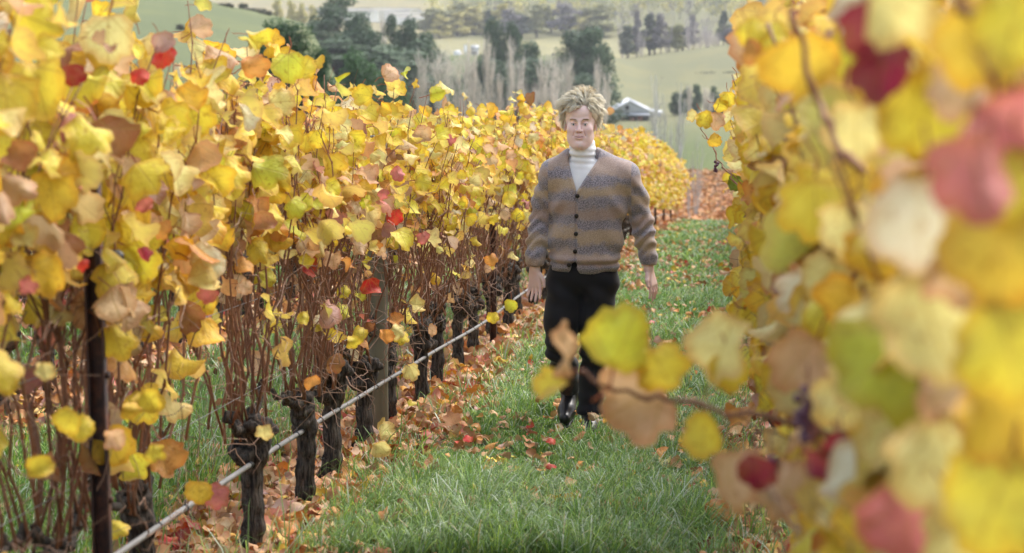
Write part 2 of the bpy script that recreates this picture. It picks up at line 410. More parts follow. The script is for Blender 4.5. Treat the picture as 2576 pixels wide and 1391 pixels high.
# ------------------------------------------------------------------ leaves
def leaf_geo(seed, lo=False, curl=None):
    rs = np.random.default_rng(seed)
    n = 12 if lo else 22
    ph = (np.arange(n) + .0) / n * 2 * math.pi            # 0 = tip (+Y)
    d = lambda c, w: np.exp(-((np.angle(np.exp(1j * (ph - c)))) / w)**2)
    dp = rs.uniform(.45, 1.7)
    r = .40 + dp * (.11 * d(0, .3) + .08 * (d(1.12, .28) + d(-1.12, .28)) + .07 * (d(2.2, .3) + d(-2.2, .3))) + .035
    r = r + .035 * (1 - dp) + rs.uniform(-.012, .012, n)
    if not lo: r = r + rs.uniform(.012, .042, n) * np.where(np.arange(n) % 2, 1, -1)
    r = r * np.where(np.abs(np.angle(np.exp(1j * (ph - math.pi)))) < .1, .8, 1)
    asp = rs.uniform(.92, 1.12)
    O = np.stack([np.sin(ph) * r * asp, .42 + np.cos(ph) * r], 1); O[n // 2] = (0, .02)
    m = n // 2; ph2 = np.arange(m) / m * 2 * math.pi; r2 = .55 * r[::2]
    I = np.stack([np.sin(ph2) * r2 * asp, .42 + np.cos(ph2) * r2], 1)
    P = np.vstack([O, I, [(0, .42)]]); rim = np.concatenate([np.ones(n), np.full(m, .5), [0]])
    T = []
    for k in range(m):
        o0, o1, o2 = 2 * k, 2 * k + 1, (2 * k + 2) % n; i0, i1 = n + k, n + (k + 1) % m
        T += [(o0, i0, o1), (o1, i0, i1), (o1, i1, o2), (i0, n + m, i1)]
    cu = rs.uniform(0, .8)**1.5 if curl is None else curl
    x, y = P[:, 0], P[:, 1]
    fold = rs.uniform(-.15, 1.0); droop = rs.uniform(.05, .5) * (1 if rs.random() < .8 else -1)
    z = fold * np.abs(x)**1.3 - droop * (y - .2)**2 + .11 * rim**2 * np.sin(np.arctan2(x, y - .42) * rs.integers(2, 5) + rs.uniform(0, 6)) * (1 + cu)
    z = z + rs.normal(0, .015, len(P)) * rim
    V = np.stack([x, y, z], 1)
    if cu > .15:                                            # roll about a random axis in the blade
        an = rs.uniform(0, 3.14); ax = np.array([math.cos(an), math.sin(an)]); u = (V[:, :2] - (0, .42)) @ ax; v = (V[:, :2] - (0, .42)) @ np.array([-ax[1], ax[0]])
        K = 3.6 * cu; Rr = 1 / K; th = u * K
        u2 = Rr * np.sin(th); z2 = Rr * (1 - np.cos(th)) + V[:, 2] * np.cos(th)
        V = np.stack([u2 * ax[0] - v * ax[1], .42 + u2 * ax[1] + v * ax[0], z2 * (1 if rs.random() < .5 else -1)], 1)
        V -= V[n // 2] * np.array([1, 1, 1])
    luv = np.hstack([P, np.zeros((len(P), 1))])
    if not lo:                                              # leaf stalk
        b = len(V); s0 = V[n // 2]; e = np.array([rs.uniform(-.2, .2), -.5, -.12]); mid = (s0 + e) / 2 + (rs.uniform(-.1, .1), 0, .05); w = .018
        V = np.vstack([V, s0 + (w, 0, 0), s0 - (w, 0, 0), mid + (w, 0, 0), mid - (w, 0, 0), e + (w, 0, .0), e - (w, 0, 0)])
        T += [(b, b + 1, b + 2), (b + 1, b + 3, b + 2), (b + 2, b + 3, b + 4), (b + 3, b + 5, b + 4)]
        rim = np.concatenate([rim, np.full(6, -1)]); luv = np.vstack([luv, np.zeros((6, 3))]); luv[-6:, 1] = -.3
    return V, np.array(T), rim, luv

LEAF = [leaf_geo(k + 20) for k in range(18)]
LEAF_DRY = [leaf_geo(k + 60, curl=.45 + .06 * k) for k in range(8)]
LEAF_LO = [leaf_geo(k + 90, lo=True) for k in range(8)]
def leaf_mesh(g, mat, name='leaf'): return mesh(name, g[0], g[1], mat, {'rim': ('FLOAT', g[2]), 'luv': ('FLOAT_VECTOR', g[3])})
LM = [leaf_mesh(g, M_leaf) for g in LEAF]; LMD = [leaf_mesh(g, M_leaf) for g in LEAF_DRY]
FM = [leaf_mesh(g, M_fallen, 'fallen_leaf') for g in LEAF_DRY + LEAF[:6]]

def join_leaves(pos, Rm, size, colr, lib):
    """pos (n,3), Rm (n,3,3), size (n,), colr (n,3) -> arrays"""
    Vs, Ts, rims, luvs, cols = [], [], [], [], []; off = 0
    which = rng.integers(0, len(lib), len(pos))
    for k, (V, T, rim, luv) in enumerate(lib):
        i = np.where(which == k)[0]
        if not len(i): continue
        W = np.einsum('nij,vj->nvi', Rm[i], V) * size[i, None, None] + pos[i, None]
        nv = len(V); Vs.append(W.reshape(-1, 3)); Ts.append((T[None] + (np.arange(len(i)) * nv)[:, None, None] + off).reshape(-1, 3)); off += nv * len(i)
        rims.append(np.tile(rim, len(i))); luvs.append(np.tile(luv, (len(i), 1))); cols.append(np.repeat(colr[i], nv, 0))
    return np.vstack(Vs), np.vstack(Ts), {'rim': ('FLOAT', np.concatenate(rims)), 'luv': ('FLOAT_VECTOR', np.vstack(luvs)), 'tint': ('FLOAT_COLOR', np.vstack(cols))}

PAL = {'yellow': (.84, .69, .07), 'gold': (.82, .56, .06), 'pale': (.86, .76, .30), 'lime': (.66, .66, .06), 'orange': (.72, .34, .09), 'tan': (.70, .46, .27),
       'brown': (.36, .16, .07), 'mauve': (.58, .36, .33), 'red': (.55, .03, .03), 'pink': (.66, .2, .2), 'green': (.25, .38, .06), 'cream': (.82, .74, .52), 'purple': (.3, .02, .06)}
PN = list(PAL); PC = np.array([PAL[k] for k in PN])
W_TOP = np.array([42, 18, 12, 7, 6, 7, 2.5, 1.2, .4, .5, .08, 2.5, 0.]); W_TOP /= W_TOP.sum()
W_LOW = np.array([32, 13, 10, 5, 10, 11, 7, 2, 1.4, 1.2, .1, 3, .4]); W_LOW /= W_LOW.sum()
W_LIT = np.array([5, 7, 3, 1, 24, 24, 30, 9, 5, 4, 0.3, 3, 2.]); W_LIT /= W_LIT.sum()
def colours(n, wts):
    c = PC[rng.choice(len(PC), n, p=wts)]
    return np.clip(c * rng.uniform(.82, 1.12, (n, 1)) * rng.uniform(.93, 1.07, (n, 3)), 0, 1)

def frames(tip, nrm):
    """rotation matrices whose columns are x, tip (y), normal (z)"""
    tip = tip / np.linalg.norm(tip, axis=1)[:, None]; nrm = nrm - (nrm * tip).sum(1)[:, None] * tip; nrm /= np.linalg.norm(nrm, axis=1)[:, None] + 1e-9
    return np.stack([np.cross(tip, nrm), tip, nrm], 2)

# ------------------------------------------------------------------ vine pieces (shared meshes)
CANES = []
for k in range(14):
    rs = np.random.default_rng(200 + k); n = 11
    P = wander((0, 0, 0), (rs.normal(0, .07), rs.normal(0, .10), 1.0), n, .021, rs); P[0] = 0
    r = np.linspace(.0058, .0017, n)
    G = Geo(); G.tube(P, r * (1 + .0 * r), 5, None)
    for j in range(2, n - 1):                                # swollen nodes and short side shoots
        a = rs.uniform(0, 6.28); G.tube([P[j] - (0, 0, .006), P[j], P[j] + (0, 0, .006)], [r[j], r[j] * 1.7, r[j]], 5, None, False)
        if rs.random() < .55:
            e = P[j] + np.array([math.cos(a), math.sin(a), 1.2]) * rs.uniform(.03, .09); G.tube([P[j], (P[j] + e) / 2 + rs.normal(0, .006, 3), e], [r[j] * .6, r[j] * .45, .0008], 3, None, False)
    CANES.append((P, G.mesh('cane', M_cane)))
TANGLE = []
for k in range(6):
    rs = np.random.default_rng(300 + k); G = Geo()
    for j in range(105):
        z0 = rs.uniform(.42, 1.3) ** 1.05; p0 = np.array([rs.normal(0, .12), rs.uniform(-.52, .52), z0]); d = rs.normal(0, 1, 3) * (.5, 1, .9); d[2] = abs(d[2]) * rs.choice([1, 1, -1]); L = rs.uniform(.1, .38)
        p1 = p0 + d / np.linalg.norm(d) * L; P = wander(p0, p1, 6, .02, rs); G.tube(P, np.linspace(rs.uniform(.0014, .0034), .0008, 6), 3, None, False)
    TANGLE.append(G.mesh('twig_tangle', M_twig))
CORDON = []
for k in range(5):
    rs = np.random.default_rng(330 + k); G = Geo()
    for sg in (-1, 1):
        P = wander((0, 0, .50), (rs.normal(0, .02), sg * rs.uniform(.3, .5), .60 + rs.uniform(-.04, .05)), 9, .014, rs); G.tube(P, np.linspace(.02, .009, 9), 7, None, True, .25)
        for j in range(2, 9, 2):
            G.tube([P[j], P[j] + (rs.normal(0, .01), rs.normal(0, .01), .04)], [.014, .009], 6, None, True, .3)
    CORDON.append(G.mesh('cordon', M_bark))
TRUNK = []
for k in range(7):
    rs = np.random.default_rng(350 + k); S = SDF((-.22, -.22, -.12), (.22, .22, .8), .0085)
    lean = rs.normal(0, .05, 2); P = wander((0, 0, -.1), (lean[0], lean[1], .55), 7, .010, rs)
    rad = np.array([.058, .047, .041, .038, .038, .043, .05]) * rs.uniform(.85, 1.1)
    S.chain([(*p, q) for p, q in zip(P, rad)], .02)
    for j in range(13):
        a = rs.uniform(0, 6.28); rr = rs.uniform(.0, .085); S.ell((lean[0] + math.cos(a) * rr * .8, lean[1] + math.sin(a) * rr, rs.uniform(.43, .63)), (rs.uniform(.026, .054),) * 3, .012)
    for sg in (-1, 1): S.cap((lean[0], lean[1], .54), (lean[0], lean[1] + sg * .12, .62), .034, .024, .03)
    V, Q = S.surface(); N = vnormals(V, Q)
    top = sstep(V[:, 2], .38, .5)
    ang = np.arctan2(V[:, 1], V[:, 0]); ridg = np.sin(ang * 9 + 5 * V[:, 2] + 2 * np.sin(V[:, 2] * 14)) + .6 * np.sin(ang * 17 - 11 * V[:, 2])
    V = V + N * ((1 - .6 * top) * .0045 * ridg + .009 * snoise(V, 45, k % 3) * (.35 + top) + .007 * snoise(V * (1, 1, .5), 110, 1) * (.3 + top))[:, None]
    TRUNK.append(mesh('trunk', V, Q, M_bark))

_u = ['first', 'second', 'third', 'fourth', 'fifth', 'sixth', 'seventh', 'eighth', 'ninth']
ORD = _u + ['tenth', 'eleventh', 'twelfth', 'thirteenth', 'fourteenth', 'fifteenth', 'sixteenth', 'seventeenth', 'eighteenth', 'nineteenth']
for _a, _b in (('twenty', 'twentieth'), ('thirty', 'thirtieth'), ('forty', 'fortieth'), ('fifty', 'fiftieth'), ('sixty', 'sixtieth')): ORD += [_b] + [_a + '-' + v for v in _u]

def vine(x, y, top, side, level, label, group, bottom=.62, dens=1.0, wx=.17, keep=None, extra=None, max_leaf=220):
    """side: +1 when the leaves people see face +X. level 2 = canes and leaves one by one, 1 = canes joined, 0 = far"""
    z = gz(x, y); root = empty('grapevine', (x, y, z)); tag(root, label, 'grapevine', group)
    rz = rng.choice([0, math.pi]) + rng.normal(0, .25)
    if level > 0 or y < 45:
        t = obj('trunk', TRUNK[rng.integers(len(TRUNK))], root); t.rotation_euler = (0, 0, rz); t.scale = (.93, .93, rng.uniform(.76, .95))
        obj('cordon', CORDON[rng.integers(len(CORDON))], root).rotation_euler = (0, 0, rng.choice([0, math.pi]))
    if level > 0:
        o = obj('twig_tangle', TANGLE[rng.integers(len(TANGLE))], root); o['kind'] = 'stuff'; o.rotation_euler = (0, 0, rng.choice([0, math.pi]))
    nc = int({2: 27, 1: 18, 0: 0}[level])
    pos, depth = [], []
    G = Geo() if level == 1 else None
    for k in range(nc if level else 26):
        fan = rng.random() < .6; b = np.array([rng.normal(0, .04), np.clip(rng.normal(0, .11), -.25, .25) if fan else rng.uniform(-.48, .48), .46 + rng.uniform(0, .08) if fan else .56 + rng.uniform(0, .03)]); L = (top + rng.normal(0, .07) - b[2]) * rng.uniform(.82, 1.0)
        lean = np.array([rng.normal(0, wx * .75), rng.normal(0, .30 if fan else .14) + b[1] * .5]); P0, cm = CANES[rng.integers(len(CANES))]
        d = np.array([lean[0], lean[1], L]); q = Vector((0, 0, 1)).rotation_difference(Vector(d)); Lc = np.linalg.norm(d)
        M4 = Matrix.Translation(b) @ q.to_matrix().to_4x4() @ Matrix.Rotation(rng.uniform(0, 6.28), 4, 'Z') @ Matrix.Diagonal((1, 1, Lc, 1))
        if keep is not None and not keep((np.array([M4 @ Vector((0, 0, .6)), M4 @ Vector((0, 0, 1.))]) + np.array([x - .03, y, z]))).all(): continue
        if level == 2: obj('cane', cm, root, mat4=M4)
        P = P0 @ np.array(M4.to_3x3()).T + b
        if level == 1: G.tube(P[::2], np.linspace(.006, .002, len(P[::2])), 3, None, False)
        m = rng.integers(15, 20) if level == 2 else rng.integers(9, 13); t = np.sort(rng.uniform(.03, 1.02, m)**.85); hh = P[0, 2] + (P[-1, 2] - P[0, 2]) * t
        p = .085 + .915 * sstep(hh, bottom, bottom + .33); ok = rng.random(m) < p * dens
        ip = np.stack([np.interp(t[ok] * (len(P) - 1), np.arange(len(P)), P[:, a]) for a in range(3)], 1)
        ip += rng.normal(0, 1, ip.shape) * (.045, .05, .035)
        pos.append(ip)
    if level == 1: o = obj('canes', G.mesh('canes', M_cane), root); o['kind'] = 'stuff'
    if keep is not None and level == 2: pos = [q + rng.normal(0, 1, q.shape) * (.05, .06, .05) * (j > 0) for q in pos for j in range(2)]
    if not pos: return root
    pos = np.vstack(pos); n = len(pos)
    outw = np.where(rng.random(n) < .5 + .8 * np.abs(pos[:, 0]) / wx, np.sign(pos[:, 0]), rng.choice([-1, 1], n))
    outw = np.where(rng.random(n) < .35, side, outw)
    topness = sstep(pos[:, 2], top - .3, top)
    tip = np.stack([outw * rng.uniform(.1, .9, n), rng.normal(-.15, .55, n), -rng.uniform(.1, 1.1, n) + topness * .55], 1)
    nrm = np.stack([outw * rng.uniform(-.1, 1, n), rng.normal(-.3, .75, n), rng.uniform(-.15, 1., n)], 1)
    Rm = frames(tip, nrm); size = rng.uniform(.052, .120, n) * float(np.interp(y, [7, 11], [1.25, 1.])) * (1.0 if level else 1.2)
    pos = pos + np.einsum('nij,j->ni', Rm, np.array([0, .5, .1])) * size[:, None] * .8
    colr = colours(n, W_TOP); low = rng.random(n) < (1 - sstep(pos[:, 2], bottom - .1, bottom + .45)); colr[low] = colours(int(low.sum()), W_LOW)
    if keep is not None:
        kx = keep(pos + np.array([x, y, z])); pos, Rm, size, colr = pos[kx], Rm[kx], size[kx], colr[kx]; n = len(pos)
    if level == 2:
        order = np.argsort(-(pos[:, 0] * side) - .15 * pos[:, 2]); a, b = order[:max_leaf], order[max_leaf:]
        for i in a:
            dry = rng.random() < (.28 if colr[i][1] / colr[i][0] < .66 else .08); lib = LMD if dry else LM
            sc = size[i]; m = Rm[i] * sc; p = pos[i]
            o = obj('leaf', lib[rng.integers(len(lib))], root, mat4=Matrix(((m[0, 0], m[0, 1], m[0, 2], p[0]), (m[1, 0], m[1, 1], m[1, 2], p[1]), (m[2, 0], m[2, 1], m[2, 2], p[2]), (0, 0, 0, 1))))
            o.color = (*colr[i], 1)
        lib = LEAF
    else: b = np.arange(n); lib = LEAF_LO
    if len(b):
        V, T, at_ = join_leaves(pos[b], Rm[b], size[b], colr[b], lib); o = obj('foliage', mesh('foliage', V, T, M_leaves, at_), root); o['kind'] = 'stuff'
    return root

def leaf_on(root, px, py, d, wpx, colour, roll=0, yaw=0, pitch=0, dry=False, k=None, mult=1.):
    """one leaf at a real spot beside the vine; roll turns its tip in the picture plane (0 = tip down)"""
    p = at(px, py, d); size = wpx * d / FPX / .95
    f, r, u = np.array(FWD), np.array(RGT), np.array(UP)
    tip = -u * math.cos(R(roll)) + r * math.sin(R(roll)); side_ = np.cross(tip, -f)
    nrm = -f * math.cos(R(yaw)) + side_ * math.sin(R(yaw)); tip = tip * math.cos(R(pitch)) + (-f) * math.sin(R(pitch))
    Rm = frames(tip[None], nrm[None])[0]; c = np.array(PAL[colour]) * mult
    o3 = np.array(p) - Rm @ np.array([0, .42, 0]) * size - np.array(root.location); m = Rm * size
    lib = LMD if dry else LM
    o = obj('leaf', lib[(k if k is not None else rng.integers(len(lib))) % len(lib)], root, mat4=Matrix(((m[0, 0], m[0, 1], m[0, 2], o3[0]), (m[1, 0], m[1, 1], m[1, 2], o3[1]), (m[2, 0], m[2, 1], m[2, 2], o3[2]), (0, 0, 0, 1))))
    o.color = (*np.clip(c, 0, 1), 1)
    return o
def cane_on(root, pts, r0, r1, amp=.004):
    P = np.array([at(*q) for q in pts]) - np.array(root.location)
    t = np.linspace(0, len(P) - 1, 5 * len(P)); P = np.stack([np.interp(t, np.arange(len(P)), P[:, a]) for a in range(3)], 1); P[1:-1] += rng.normal(0, amp, (len(P) - 2, 3))
    G = Geo(); rr = np.linspace(r0, r1, len(P)); rr[::4] *= 1.4; G.tube(P, rr, 6); return obj('cane', G.mesh('cane', M_cane), root)
# ------------------------------------------------------------------ the rows
XL, XR = -1.91, .30
ys = [3.9, 4.9, 5.9, 6.87, 8.3, 9.3, 10.05, 11.1, 12.0, 13.0, 13.9, 14.9, 15.9, 17.1, 17.9, 19.2, 20.2, 21.1]
while ys[-1] < 62: ys.append(ys[-1] + 1.02)
LV = []
n_near = 18
for i, y in enumerate(ys):
    top = np.interp(y, [4, 7, 9, 11.6, 16, 30, 45, 62], [2.04, 1.94, 1.86, 1.75, 1.77, 1.77, 1.72, 1.62]) + rng.normal(0, .03)
    lev = 2 if i < n_near else (1 if y < 34 else 0)
    if i < 8: lab = 'gnarled grapevine in the row left of the path, %s one before the wooden post' % ORD[7 - i]
    else: lab = 'grapevine in the row left of the path, %s one past the wooden post' % ORD[i - 8]
    LV.append(vine(XL + rng.normal(0, .02), y, top, 1, lev, lab, 'grapevines in the row left of the path', bottom=float(np.interp(y, [0, 9, 18, 26, 45], [1.12, 1.08, 1.0, .85, .25])),
                   dens=1.0 if y < 30 else 1.6, wx=.16 if y < 25 else .2, max_leaf=230 if y < 16 else 150))
RV = []; i = 0; y = 2.92
def keep_right(P):
    # the near leaves stay on the row's own side of the path
    return (P[:, 0] > np.interp(P[:, 1], [0, 2, 3.2, 5, 8, 12, 30], [.2, .2, .16, .09, .02, -.06, -.2])) & (P[:, 1] > 2.4)
while y < 62:
    lev = 2 if y < 12.5 else (1 if y < 30 else 0)
    lab = 'grapevine in the row right of the path, %s vine from the front of the row' % ORD[i]
    RV.append(vine(XR + rng.normal(0, .02), y, (2.0 if y < 8 else 1.95) + rng.normal(0, .04), -1, lev, lab, 'grapevines in the row right of the path', bottom=.72 if y < 9 else .6, dens=1.1 if lev == 2 else 1.5,
                   wx=.17 if y > 4 else .14, keep=keep_right, max_leaf=240 if y < 6 else 170))
    y += 1.02; i += 1
for X, y0, y1, nm, grp in ((-4.15, 9.0, 34, 'next', 'grapevines in the second row left of the path'), (-6.35, 16.0, 40, 'third', 'grapevines in the third row left of the path'), (2.5, 12.0, 34, 'far', 'grapevines in the row behind the right row')):
    k = 0; y = y0
    while y < y1:
        lab = {'next': 'grapevine seen through the left row, %s vine of the second row', 'third': 'grapevine two rows behind the left row, %s vine of that row', 'far': 'grapevine glimpsed behind the right row, %s vine of its row'}[nm] % ORD[k]
        vine(X + rng.normal(0, .02), y, 1.78, 1 if X < 0 else -1, 1 if nm == 'next' and y < 18 else 0, lab, grp, bottom=.85, dens=1.2, wx=.17)
        y += 1.02; k += 1

# particular leaves that catch the eye in the left row
def lv(y): return min(LV, key=lambda r: abs(r.location.y - y))
def on_face(px): return (XL + .30) / ((px - 1874) / FPX)      # distance at which that picture column meets the row's face
for px, py, w_, c_, roll, dry, mu in ((405, 105, 55, 'mauve', 20, 0, .8), (412, 145, 62, 'red', -15, 0, 1.2), (350, 193, 46, 'red', 5, 0, 1.2), (180, 190, 60, 'red', 10, 1, .7), (993, 545, 40, 'red', 0, 0, 1.1), (1065, 600, 34, 'pink', 5, 0, 1.),
        (1237, 655, 32, 'orange', 15, 0, 1.), (1128, 350, 34, 'pink', 10, 0, .9), (1000, 435, 40, 'pink', 30, 1, 1.), (965, 490, 34, 'pink', -20, 1, .9), (525, 748, 48, 'pink', -20, 0, 1.), (360, 640, 40, 'purple', 30, 1, 1.6), (365, 520, 45, 'pink', 0, 1, 1.),
        (410, 580, 50, 'orange', 20, 0, 1.), (70, 720, 50, 'pink', 30, 0, .9), (210, 668, 34, 'red', 0, 1, 1.3), (130, 690, 110, 'gold', 70, 1, 1.), (90, 40, 150, 'yellow', 70, 1, 1.), (100, 230, 160, 'yellow', 20, 0, 1.), (270, 90, 120, 'pale', 0, 0, 1.),
        (725, 165, 75, 'lime', 0, 0, 1.1), (765, 170, 55, 'yellow', 150, 0, 1.05), (640, 165, 70, 'orange', 100, 1, 1.), (910, 238, 55, 'yellow', -100, 1, 1.), (1290, 480, 42, 'lime', 0, 0, .9), (1280, 500, 42, 'yellow', 10, 0, 1.), (655, 560, 60, 'brown', 10, 1, 1.2),
        (45, 390, 90, 'brown', 0, 1, 1.3), (40, 470, 100, 'tan', 60, 1, .9), (375, 1010, 66, 'yellow', 20, 0, 1.), (330, 1030, 50, 'gold', 80, 1, 1.), (170, 1060, 66, 'yellow', -30, 0, 1.), (215, 1080, 70, 'yellow', 60, 1, 1.), (285, 1110, 62, 'tan', 20, 1, 1.3), (385, 1140, 50, 'yellow', 0, 0, 1.),
        (665, 1090, 44, 'pale', 0, 0, .9), (1010, 850, 40, 'yellow', 0, 0, 1.), (1000, 835, 40, 'pale', 60, 0, 1.), (1035, 935, 42, 'pale', 20, 0, 1.), (890, 860, 34, 'yellow', 90, 0, 1.), (970, 845, 36, 'orange', 0, 1, 1.2), (1285, 770, 34, 'lime', 0, 0, .9), (1090, 830, 30, 'tan', 60, 1, 1.3),
        (550, 1250, 62, 'pink', 60, 0, .8), (500, 1240, 60, 'gold', 0, 1, 1.), (960, 1130, 44, 'pale', 40, 1, .9), (1240, 800, 30, 'yellow', 10, 0, 1.), (785, 965, 40, 'orange', 0, 1, 1.1), (110, 935, 50, 'pale', 0, 0, 1.), (95, 1180, 70, 'yellow', 20, 1, .9)):
    d = on_face(px); leaf_on(lv(d), px, py, d, w_ * 1.1, c_, roll, rng.uniform(-25, 25), rng.uniform(-20, 20), bool(dry), mult=mu)

# foreground leaves of the right row
NR = [(2010, 190, 3.1, 230, 'gold', 10, 30, 0, 1), (1935, 90, 4.2, 100, 'yellow', -20, 20, 0, 0), (2130, 140, 3.3, 110, 'lime', 0, 0, 0, 0), (2200, 70, 2.3, 180, 'purple', 20, 0, 0, 0), (2215, 185, 2.3, 180, 'purple', -10, 10, 0, 0),
      (2280, 30, 2.2, 240, 'gold', 60, 20, 0, 1), (2330, 290, 2.4, 270, 'yellow', 10, 0, 0, 0), (2400, 215, 2.2, 170, 'tan', -20, 20, 0, 0), (2460, 440, 1.8, 240, 'pink', 10, 0, 0, 0), (2560, 330, 1.9, 240, 'pink', 30, 20, 0, 1),
      (2050, 530, 3.2, 190, 'yellow', 0, 0, 0, 0), (2130, 490, 3.5, 120, 'brown', 10, 20, 0, 1), (2310, 560, 2.0, 260, 'cream', 0, 30, 0, 0), (2450, 690, 2.0, 260, 'tan', 10, 0, 0, 1), (2200, 640, 2.8, 160, 'gold', 0, 20, 0, 0), (2350, 820, 2.1, 330, 'gold', 20, 0, 10, 0),
      (2520, 620, 1.9, 300, 'gold', -10, 20, 0, 0), (2540, 880, 1.9, 300, 'yellow', 10, 20, 0, 0), (2170, 790, 3.8, 130, 'lime', 0, 30, 0, 0), (2010, 910, 3.4, 170, 'tan', -40, 0, 0, 0), (2150, 870, 3.5, 150, 'pale', -30, 50, 0, 1), (2260, 910, 2.5, 220, 'pink', -10, 20, 0, 1),
      (2420, 960, 2.2, 240, 'tan', -60, 20, 0, 0), (2070, 700, 3.6, 130, 'pale', -20, 10, 0, 0), (2240, 200, 2.9, 190, 'yellow', 10, 10, 0, 0), (2150, 330, 3.0, 170, 'pale', 0, 20, 0, 0),
      (2460, 100, 2.0, 260, 'gold', 30, 10, 0, 0), (2560, 60, 1.9, 260, 'yellow', -20, 0, 0, 0), (2130, 1010, 3.1, 170, 'pale', 20, 10, 0, 0),
      (1815, 870, 3.5, 190, 'pale', -25, 45, 0, 0), (1835, 940, 3.5, 110, 'yellow', 10, 0, 0, 0), (1570, 850, 3.55, 185, 'lime', 160, 15, 0, 0), (1590, 1015, 3.65, 205, 'tan', -60, 0, 0, 0), (1665, 930, 3.6, 130, 'yellow', 30, 10, 0, 0), (1432, 885, 3.6, 150, 'tan', 172, 74, 0, 0), (1385, 985, 3.6, 110, 'yellow', -50, 66, 0, 0),
      (1755, 1090, 3.6, 130, 'yellow', -10, 40, 0, 0), (1850, 1215, 3.5, 190, 'tan', 10, 55, 0, 0), (1985, 1235, 3.3, 190, 'tan', -15, 10, 0, 1), (2070, 1180, 2.9, 120, 'purple', 20, 20, 0, 1), (1905, 1190, 3.1, 100, 'purple', 0, 10, 0, 1), (2105, 1130, 2.9, 90, 'purple', 50, 20, 0, 1), (2185, 1230, 3.0, 200, 'lime', 20, 10, 0, 0),
      (2390, 1170, 2.2, 300, 'pale', 10, 20, 0, 0), (2530, 1060, 2.0, 260, 'gold', 20, 10, 0, 0), (2500, 1270, 2.0, 320, 'yellow', -20, 20, 0, 0), (2275, 1330, 2.3, 220, 'pink', 0, 20, 0, 1), (2420, 1350, 2.2, 240, 'gold', 10, 20, 0, 0), (2160, 1340, 2.9, 160, 'gold', 10, 20, 0, 0), (1890, 85, 4.2, 90, 'yellow', 20, 20, 0, 0), (1880, 130, 4.2, 80, 'orange', 0, 60, 0, 1),
      (2560, 480, 1.9, 240, 'yellow', 0, 0, 0, 0), (2230, 470, 2.7, 170, 'yellow', 0, 30, 0, 0), (2330, 130, 2.5, 220, 'pale', 30, 10, 0, 0), (2130, 580, 3.0, 160, 'pale', 0, 10, 0, 0)]
def rv(y): return min(RV, key=lambda r: abs(r.location.y - y))
for k_, (px, py, d, w_, c_, roll, yw, pt, dry) in enumerate(NR):
    if c_ == 'gold' and d < 2.4 and k_ % 2: c_ = 'pale'
    leaf_on(rv(d), px, py, d, w_, c_, roll, yw, rng.uniform(-15, 15), bool(dry))
cane_on(rv(3.6), [(2560, 1180, 3.4), (2300, 1130, 3.5), (1950, 1055, 3.55), (1700, 1010, 3.6), (1560, 985, 3.62), (1440, 930, 3.63), (1410, 950, 3.63)], .0062, .002)
cane_on(rv(2.9), [(2440, 1200, 2.9), (2330, 720, 2.9), (2215, 470, 2.9), (2110, 380, 2.95), (2050, 250, 3.0), (1990, 20, 3.0)], .006, .004)
cane_on(rv(2.1), [(2640, 800, 2.0), (2590, 420, 2.0), (2500, 170, 2.0), (2380, -60, 2.0)], .0065, .005)
cane_on(rv(5), [(2190, 900, 3.9), (2150, 720, 3.9), (2060, 560, 4.), (2010, 330, 4.), (1930, 60, 4.1)], .006, .003)
cane_on(rv(10.), [(1905, 640, 9.6), (1860, 480, 9.7), (1822, 425, 9.8), (1790, 370, 9.85), (1765, 320, 9.9), (1752, 292, 9.9)], .0045, .0015)
for px, py, w_, c_, roll in ((1742, 293, 28, 'pale', -60), (1772, 300, 42, 'yellow', 20), (1797, 303, 44, 'tan', 0), (1812, 266, 34, 'yellow', 60), (1798, 356, 34, 'gold', 70), (1830, 250, 40, 'yellow', 0), (1850, 458, 40, 'green', 80), (1838, 450, 34, 'yellow', -10), (1850, 380, 46, 'pale', 0), (1870, 215, 50, 'yellow', 40)):
    leaf_on(rv(10), px, py, 9.8, w_ * 1.1, c_, roll, rng.uniform(-30, 30), 0)

# grape bunches left on the right row
s = Nodes('grape_skin'); n = s.noise(40, 2, .5, s.obj()); s.base(s.mix(n, (.06, .012, .03), (.2, .1, .17)), .4, .4); M_grape = s.m
def bunch(px, py, d, L, n_, lab):
    p = at(px, py, d); root = empty('grape_bunch', p); tag(root, lab, 'grapes', 'dried grape bunches left on the right row')
    a = np.arange(8) / 8 * 6.283; ring = lambda z, r: np.stack([r * np.cos(a), r * np.sin(a), 0 * a + z], 1)
    V = np.vstack([(0, 0, -1), ring(-.6, .8), ring(.2, .98), ring(.75, .66), (0, 0, 1)]); T = [(0, 1 + (k + 1) % 8, 1 + k) for k in range(8)] + [(25, 17 + k, 17 + (k + 1) % 8) for k in range(8)]
    for b in (1, 9):
        for k in range(8): k2 = (k + 1) % 8; T += [(b + k, b + k2, b + 8 + k2), (b + k, b + 8 + k2, b + 8 + k)]
    gm = mesh('grape', V, T, M_grape)
    for k in range(n_):
        t = rng.uniform(0, 1); r = L * .3 * math.sqrt(rng.uniform(.2, 1)) * (1 - .7 * t); th = rng.uniform(0, 6.28)
        o = obj('grape', gm, root, loc=(r * math.cos(th), r * math.sin(th), -L * t)); o.scale = (rng.uniform(.006, .0078),) * 3
    G = Geo(); G.tube([(0, 0, -L * .8), (.002, 0, -L * .3), (0, 0, .04)], [.0012, .002, .002], 5); obj('stalk', G.mesh('stalk', M_cane), root)
bunch(2030, 985, 3.2, .075, 40, 'dusty purple grape bunch hanging above the long bare foreground cane')
bunch(2125, 975, 3.3, .05, 22, 'small purple grape bunch just right of the dusty bunch in the right row')
bunch(1935, 1150, 3.3, .06, 30, 'dark red grape bunch hanging low beneath the long foreground cane')
bunch(1800, 402, 9.8, .05, 14, 'tiny dark withered grape bunch on the shoot that sticks out over the path')

